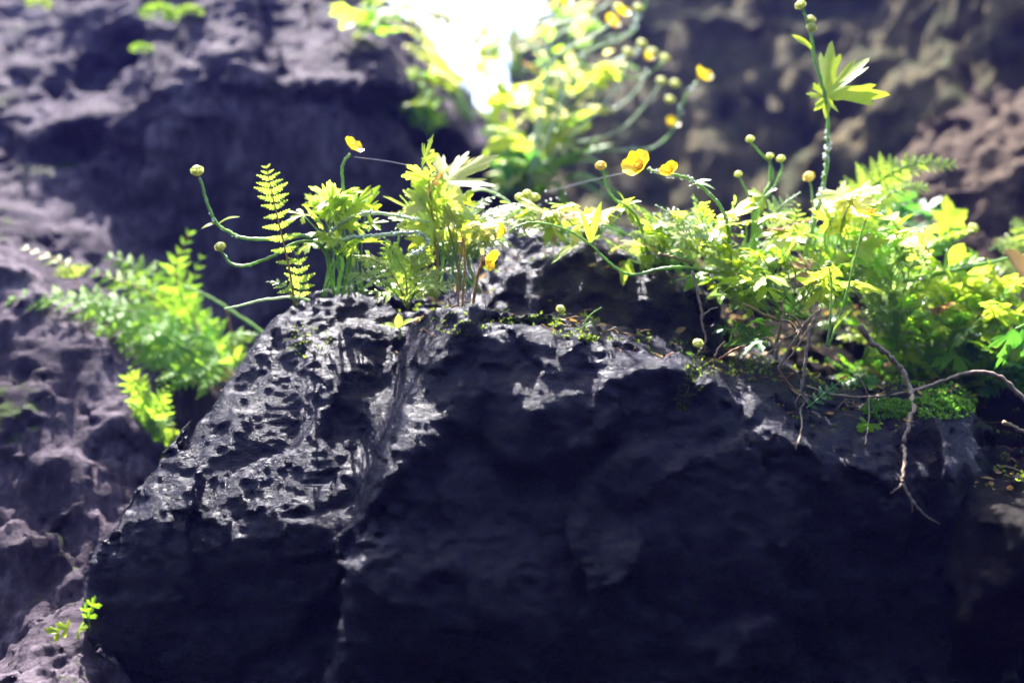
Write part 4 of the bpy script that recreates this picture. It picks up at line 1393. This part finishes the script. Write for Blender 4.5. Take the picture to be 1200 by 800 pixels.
p = Plant('fern', 'dark green fern sprig hanging low against the left flank of the boulder', 'fern', P(185, 470, 1.50), 41)
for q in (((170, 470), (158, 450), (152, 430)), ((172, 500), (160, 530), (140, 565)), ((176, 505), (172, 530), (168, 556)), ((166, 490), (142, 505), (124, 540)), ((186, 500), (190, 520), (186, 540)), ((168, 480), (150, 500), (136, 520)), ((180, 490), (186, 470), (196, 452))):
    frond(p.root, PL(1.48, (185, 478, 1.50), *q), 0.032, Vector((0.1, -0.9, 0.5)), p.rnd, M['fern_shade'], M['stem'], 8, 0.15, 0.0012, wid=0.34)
p = Plant('leafy_plant', 'small bright green leaves low beside the left foot of the boulder', 'plant', P(106, 738, 1.12), 42)
for q, s_ in (((100, 716), 0.011), ((108, 710), 0.013), ((104, 724), 0.011)):
    p.leaf(P(q[0], q[1], 1.11), Vector((p.rnd.uniform(-.4, .4), -0.1, 0.8)), Vector((0, -1, 0.5)), s_, 'leaf_green', 'cut', PL(1.11, (106, 738, 1.12), (104, 728), q), 0.0009, lobes=3, span=70)
p = Plant('leafy_plant', 'yellowish seedling leaves on the corner stone at lower left', 'plant', P(82, 744, 1.16), 43)
for q in ((70, 740), (80, 736), (92, 738)):
    p.leaf(P(q[0], q[1], 1.15), Vector((p.rnd.uniform(-.6, .6), -0.3, 0.3)), Vector((0, -0.8, 0.8)), 0.015, 'leaf_yellow', 'cut', None, lobes=3, span=80)
for lab, q, s_ in (('moss cushion high on the left cliff, the larger of two side by side', (186, 17), 0.035), ('moss cushion high on the left cliff, the smaller right one of two side by side', (223, 14), 0.024),
                   ('lone moss cushion on the left cliff below the pair', (167, 58), 0.022), ('moss cushion at the top left corner of the cliff', (45, 4), 0.024)):
    mb = MB(); rn = random.Random(int(q[0]))
    c = P(q[0], q[1] + 2, 2.06)
    for k in range(160):
        a = rv(rn).normalized(); a.z = abs(a.z)
        o = c + Vector((a.x * s_, a.y * s_ * 0.8, a.z * s_ * 0.5)) * rn.uniform(0.6, 1)
        oval_leaf(mb, o, a + rv(rn, .4), rv(rn), s_ * 0.32, s_ * 0.10, rn)
    o = mb.build('moss_cushion', M['moss']); o['label'] = lab; o['category'] = 'moss'; o['group'] = 'moss cushions on the left cliff'

# ---- glaring plants in the gap behind
G2 = 'sunlit plants in the gap between the cliffs'
p = Plant('buttercup_plant', 'sprawling buttercup in the gap whose many stems, buds and flowers sweep right', 'buttercup', P(620, 225, 2.05), 50, G2)
D = 1.92
ST = [((640, 190), (690, 178), (740, 176), (768, 172), (790, 150), (800, 120), (816, 96)), ((640, 170), (690, 165), (730, 150), (760, 118), (778, 92)), ((640, 150), (680, 130), (720, 128), (750, 100), (758, 82)),
      ((650, 120), (675, 78), (700, 82), (740, 92), (765, 84), (778, 70)), ((650, 100), (690, 100), (720, 72), (745, 62), (750, 55)), ((640, 90), (660, 60), (690, 45), (715, 28), (720, 10)),
      ((640, 100), (690, 60), (730, 45), (750, 20), (762, -10)), ((640, 60), (680, 30), (700, 12), (712, 5), (716, -8)), ((650, 180), (690, 140), (722, 105), (735, 75)),
      ((660, 160), (705, 110), (710, 88)), ((660, 110), (640, 60), (650, 30), (700, 22)), ((640, 80), (600, 35), (640, 20), (690, 30)), ((690, 60), (740, 40), (745, 15))]
for i, q in enumerate(ST):
    d = D + 0.05 * ((i * 7) % 5 - 2)
    s = p.stem(PL(d, (620, 225, 2.05), (622, 205), *q), 0.0030, 0.0024, 'stem_pale' if i % 3 else 'stem', 6)
    if i % 2 == 0:
        p.dew(s, 14, (0.002, 0.0036), 0.3, 1.0, 0.004)
for q, r in (((820, 92), .0155), ((714, 29), .015), ((726, 17), .014), ((709, 85), .014), ((657, 4), .016), ((784, 147), .013), ((757, 70), .010)):
    p.flower(P(q[0], q[1], D - 0.03), Vector((0.5, -0.6, 0.5)), r, 1.1)
for q in ((779, 68), (765, 61), (752, 51), (762, 62), (735, 61), (791, 98), (785, 117), (748, 9), (724, 8), (732, 78), (720, 92), (775, 95), (690, 12), (704, 130), (738, 62)):
    p.bud(P(q[0], q[1], D), 0.0078, Vector((0.2, -0.2, 1)))
p = Plant('grass_tuft', 'dark green grass blades fanning right from the foot of the gap plants', 'grass', P(628, 232, 2.0), 51, G2)
for q in (((660, 190), (690, 175), (728, 168)), ((670, 205), (710, 218), (735, 240)), ((665, 210), (700, 225), (725, 240)), ((650, 215), (660, 240), (652, 265)), ((640, 200), (680, 180), (705, 160)), ((660, 195), (700, 190), (715, 225))):
    mb = MB(); blade(mb, catmull(PL(1.92, (628, 232, 2.0), *q), 5), 0.0085, Vector((0.1, -0.6, 0.8)), 0.5, 0.4, 0.2); mb.build('blade', M['leaf_green'], p.root)
CL2 = [
    ('green leafy clump low in the gap above the middle fern', (605, 225, 2.05), (612, 165), 52, 48, 1.95, 38, (0.045, 0.075), ['leaf_green', 'leaf_yellow', 'leaf_yellow', 'leaf_pale'], 'cut', dict(dd=0.14, dew=50, toward=0.6, jit=0.45)),
    ('dark green leaves at the lowest point of the gap plants', (618, 240, 2.0), (615, 205), 24, 22, 1.93, 14, (0.04, 0.06), ['leaf_deep'], 'cut', dict(dd=0.08)),
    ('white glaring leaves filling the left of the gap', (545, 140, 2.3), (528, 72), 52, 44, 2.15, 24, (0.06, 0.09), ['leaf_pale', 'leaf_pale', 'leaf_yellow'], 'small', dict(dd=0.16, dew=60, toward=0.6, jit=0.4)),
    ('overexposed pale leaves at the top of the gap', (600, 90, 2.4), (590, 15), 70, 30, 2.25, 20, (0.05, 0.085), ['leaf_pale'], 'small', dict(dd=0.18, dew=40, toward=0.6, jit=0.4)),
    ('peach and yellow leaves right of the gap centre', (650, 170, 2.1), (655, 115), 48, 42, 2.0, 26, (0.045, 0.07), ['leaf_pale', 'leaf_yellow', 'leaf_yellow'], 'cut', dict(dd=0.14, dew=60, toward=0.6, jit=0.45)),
    ('yellow green leaves hanging over the right lip of the left cliff', (490, 105, 2.15), (496, 108), 16, 28, 2.05, 18, (0.04, 0.06), ['leaf_yellow', 'leaf_green'], 'cut', dict(dd=0.06)),
    ('rounded yellow green leaves at top edge left of the gap', (430, 30, 2.1), (428, 10), 28, 18, 2.05, 18, (0.04, 0.06), ['leaf_yellow', 'leaf_green'], 'cut', dict(dd=0.06)),
    ('narrow pale leaves behind the sweeping stems', (660, 110, 2.2), (680, 55), 45, 45, 2.12, 22, (0.05, 0.09), ['leaf_pale', 'leaf_dewy', 'leaf_green'], 'oval', dict(dd=0.12)),
]
for i, (lab, b, c, rx, ry, d, n, size, mats, kind, ex) in enumerate(CL2):
    p = Plant('buttercup_plant' if kind == 'cut' else 'leafy_plant', lab, 'buttercup' if kind == 'cut' else 'plant', P(*b), 200 + i, G2)
    p.clump(c, rx, ry, d, int(n * 1.0), (size[0] * 0.75, size[1] * 0.92), mats, kind, pr=0.0012, **ex)

# ---- roots, twigs, threads
def root(label, runs, mat='root', name='root', cat='root', seed=0, wob=0.16):
    """runs: (points, r0, r1, d); the first run is the main one, the rest are its side branches"""
    rn = random.Random(seed)
    base = lay(runs[0][0][:1], 0.005, runs[0][3])[0] if runs[0][3] < 1.3 else PL(runs[0][3], runs[0][0][0])[0]
    t = thing(name, label, cat, base)
    for k, (pts, r0, r1, d) in enumerate(runs):
        r0, r1 = r0 * 0.66, r1 * 0.66
        path = catmull(lay(pts, 0.005 + r0, d) if d < 1.3 else PL(d, *pts), 7)
        path = [q + rv(rn, r0 * 0.45) for q in path]
        mb = MB(); ph = rn.uniform(0, 9)
        mb.tube(path, r0, r1, 7, lambda kk, i: 1 + wob * math.sin(1.9 * i + ph) + wob * 0.8 * math.sin(4.7 * i + 2 * ph))
        mb.build(name if k == 0 else 'side_' + name, M[mat], t)
    return t


root('thin wavy root hanging down beside the right end of the back boulder', [([(812, 318), (818, 345), (822, 362), (823, 380), (827, 395), (824, 406), (819, 413)], .0026, .0018, 1.235), ([(823, 370), (832, 363), (842, 360)], .0016, .001, 1.24)], seed=1)
root('long straight pale root hanging down the boulder below the yellow clump', [([(958, 365), (950, 385), (946, 410), (942, 440), (938, 462)], .0038, .0026, 1.20), ([(938, 462), (944, 470), (938, 480), (940, 495), (936, 515), (932, 526)], .0020, .0010, 1.185), ([(938, 462), (932, 472), (936, 480)], .0014, .0008, 1.185)], seed=2)
root('bundle of pale dry roots slanting down left under the yellow clump', [([(962, 362), (945, 378), (930, 400), (915, 425), (912, 432)], .0030, .0020, 1.22), ([(955, 372), (935, 388), (918, 398), (900, 415)], .0024, .0016, 1.225),
     ([(950, 380), (938, 400), (928, 415), (916, 430)], .0022, .0014, 1.215), ([(940, 385), (932, 372), (922, 368)], .002, .0014, 1.22)], seed=3)
root('upright dry root stub standing among the roots on the ledge', [([(915, 352), (916, 372), (912, 392), (910, 420)], .0042, .0032, 1.24), ([(915, 375), (926, 378), (934, 388), (936, 398)], .0028, .0018, 1.23)], seed=4)
root('short bent twig forming an arch at the ledge', [([(894, 412), (892, 402), (896, 396), (902, 398), (905, 406)], .0019, .0015, 1.22)], seed=5, name='twig', cat='twig')
root('pale stick lying diagonally under the green leaves above the ledge', [([(871, 356), (890, 366), (912, 376)], .0034, .0028, 1.24)], 'straw', 'twig', 'twig', 6)
root('short pale stick leaning up from the ledge', [([(838, 418), (842, 408), (849, 400)], .0022, .0018, 1.20)], 'straw', 'twig', 'twig', 7)
root('reddish brown twig lying on the ledge', [([(843, 420), (860, 410), (878, 403)], .0022, .0016, 1.19)], 'reddish', 'twig', 'twig', 8)
root('tiny reddish chip of bark on the crest rim', [([(781, 417), (785, 415), (789, 413)], .0014, .001, 1.18)], 'reddish', 'twig', 'twig', 9)
root('pale dry grass straw lying across the plants by the looping stem', [([(772, 298), (790, 302), (812, 308)], .0032, .0026, 1.28)], 'straw', 'straw', 'straw', 10)
root('thick pale root curving down the mossy boulder and forking at its tip', [([(1008, 382), (1022, 400), (1045, 420), (1060, 438), (1068, 462), (1070, 480), (1064, 502), (1059, 520)], .0056, .0034, 1.24), ([(1059, 520), (1060, 540), (1058, 558), (1058, 566)], .0032, .0024, 1.225),
     ([(1058, 566), (1052, 572), (1044, 578)], .0022, .0014, 1.22), ([(1058, 566), (1066, 582), (1080, 600), (1101, 614)], .0026, .0012, 1.22), ([(1066, 578), (1069, 590), (1069, 600)], .0012, .0008, 1.22)], seed=11)
root('long thin root running level from the soil to an arch at the right edge', [([(945, 452), (975, 462), (1020, 465), (1060, 460), (1095, 450), (1128, 438), (1150, 436), (1172, 442), (1192, 460), (1210, 478)], .0020, .0050, 1.25)], seed=12)
root('thin dark root dangling left of the thick curved one', [([(1005, 440), (1012, 452), (1018, 468), (1018, 490), (1014, 520)], .0016, .0010, 1.22)], seed=13)
root('pale stick poking in at the right edge below the arched root', [([(1176, 495), (1190, 501), (1212, 511)], .0040, .0036, 1.28)], 'straw', 'twig', 'twig', 14)
root('thin dry stalk hanging from the top edge before the sunlit shelf', [([(366, -20), (364, 10), (361, 38)], .0040, .0046, 1.9)], 'straw', 'straw', 'straw', 15)
root('reddish rootlet crossing the shade below the ledge', [([(912, 432), (925, 450), (938, 462)], .0012, .0009, 1.19)], 'reddish', 'root', 'root', 16)
root('thin pale grass stalk low at the right edge above the flat stone', [([(1168, 545), (1185, 548), (1208, 556)], .0016, .0012, 1.28)], 'straw', 'straw', 'straw', 17)
for lab, q in (('faint spider thread strung from the small flower to the tall fern', [(416, 184, 1.29), (460, 190, 1.31), (504, 200, 1.30)]),
               ('faint spider thread strung between the big flower and the gap grass', [(640, 225, 1.5), (690, 212, 1.4), (742, 200, 1.30)]),
               ('short bright spider thread across the left shoulder shade', [(345, 567, 1.12), (372, 568, 1.12), (392, 567, 1.13)])):
    mb = MB(); mb.tube(catmull(PL(1.3, *q), 6), .00028, .00028, 4)
    o = mb.build('spider_thread', M['silk']); o['label'] = lab; o['category'] = 'thread'

# ---- moss on the rocks
def moss(name, spots, mat, n, L, kind='stuff', seed=0, label=None):
    rn = random.Random(seed)
    mb = MB()
    dg = bpy.context.evaluated_depsgraph_get()
    dg.update()
    for (px, py, rx, ry) in spots:
        for k in range(n):
            a, q = rn.uniform(0, 6.283), math.sqrt(rn.random())
            d = P(px + rx * q * math.cos(a), py + ry * q * math.sin(a), 1.0).normalized()
            hit, loc, nr, _, ob, _ = S.ray_cast(dg, Vector((0, 0, 0)), d)
            if not hit or not (ob.name.startswith('boulder') or ob.name.startswith('soil') or ob.name.startswith('stone')):
                continue
            up = (nr + Vector((0, 0, 0.6)) + rv(rn, 0.6)).normalized()
            ll = L * rn.uniform(0.5, 1.3)
            oval_leaf(mb, loc - up * 0.0008, up, rv(rn), ll, ll * 0.30, rn)
            if rn.random() < 0.6:
                oval_leaf(mb, loc, up + rv(rn, .8), rv(rn), ll * 0.7, ll * 0.28, rn)
    o = mb.build(name, M[mat])
    o['kind'] = kind
    return o


moss('crest_moss', [(668, 388, 22, 9), (690, 396, 12, 5), (650, 378, 10, 5), (605, 376, 22, 4), (540, 380, 40, 14), (628, 373, 14, 3), (812, 445, 12, 24), (840, 430, 30, 12), (880, 428, 30, 8), (800, 465, 10, 18), (360, 400, 30, 20)], 'moss', 70, 0.0032, seed=3)
moss('bank_moss', [(1120, 466, 40, 16), (1100, 478, 50, 14), (1060, 440, 30, 12), (1040, 480, 30, 12), (1010, 440, 30, 14), (1150, 450, 30, 14), (1040, 425, 34, 8)], 'moss_dark', 420, 0.0055, seed=4)


# ---- litter, crumbs of soil and moss at the plants' feet
rn = random.Random(77)
mb = MB(); mt = MB()
down = Vector((0, 0, -1))
for k in range(2600):
    x, y = rn.uniform(-0.16, 0.80), rn.uniform(1.17, 1.62)
    if x < 0.1 and rn.random() < 0.45:
        continue
    best = None
    for o in ROCKS:
        ok, loc, nr, _ = o.ray_cast(Vector((x, y, 0.6)) - o.location, down)
        if ok and (best is None or (loc + o.location).z > best[0].z):
            best = (loc + o.location, nr)
    if best is None or best[1].z < 0.7:
        continue
    c, nr = best
    if rn.random() < 0.55:
        d = (rv(rn) * Vector((1, 1, 0.35))).normalized()
        L = rn.uniform(0.004, 0.016)
        if rn.random() < 0.5:
            oval_leaf(mb, c + nr * 0.001, d, nr + rv(rn, 0.4), L, L * 0.28, rn, rn.uniform(-0.3, 0.3))
        else:
            mb.tube([c + nr * 0.001, c + d * L + nr * rn.uniform(0.001, 0.006), c + d * L * 1.8 + nr * 0.002 + rv(rn, .002)], rn.uniform(0.0004, 0.0010), 0.0004, 5)
    else:
        for q in range(3):
            up = (nr + rv(rn, 0.8)).normalized()
            ll = rn.uniform(0.002, 0.006)
            oval_leaf(mt, c + rv(rn, 0.004) * Vector((1, 1, 0)), up, rv(rn), ll, ll * 0.32, rn)
o = mb.build('leaf_litter', M['leaf_dead']); o['kind'] = 'stuff'
o = mt.build('ledge_moss', M['moss']); o['kind'] = 'stuff'
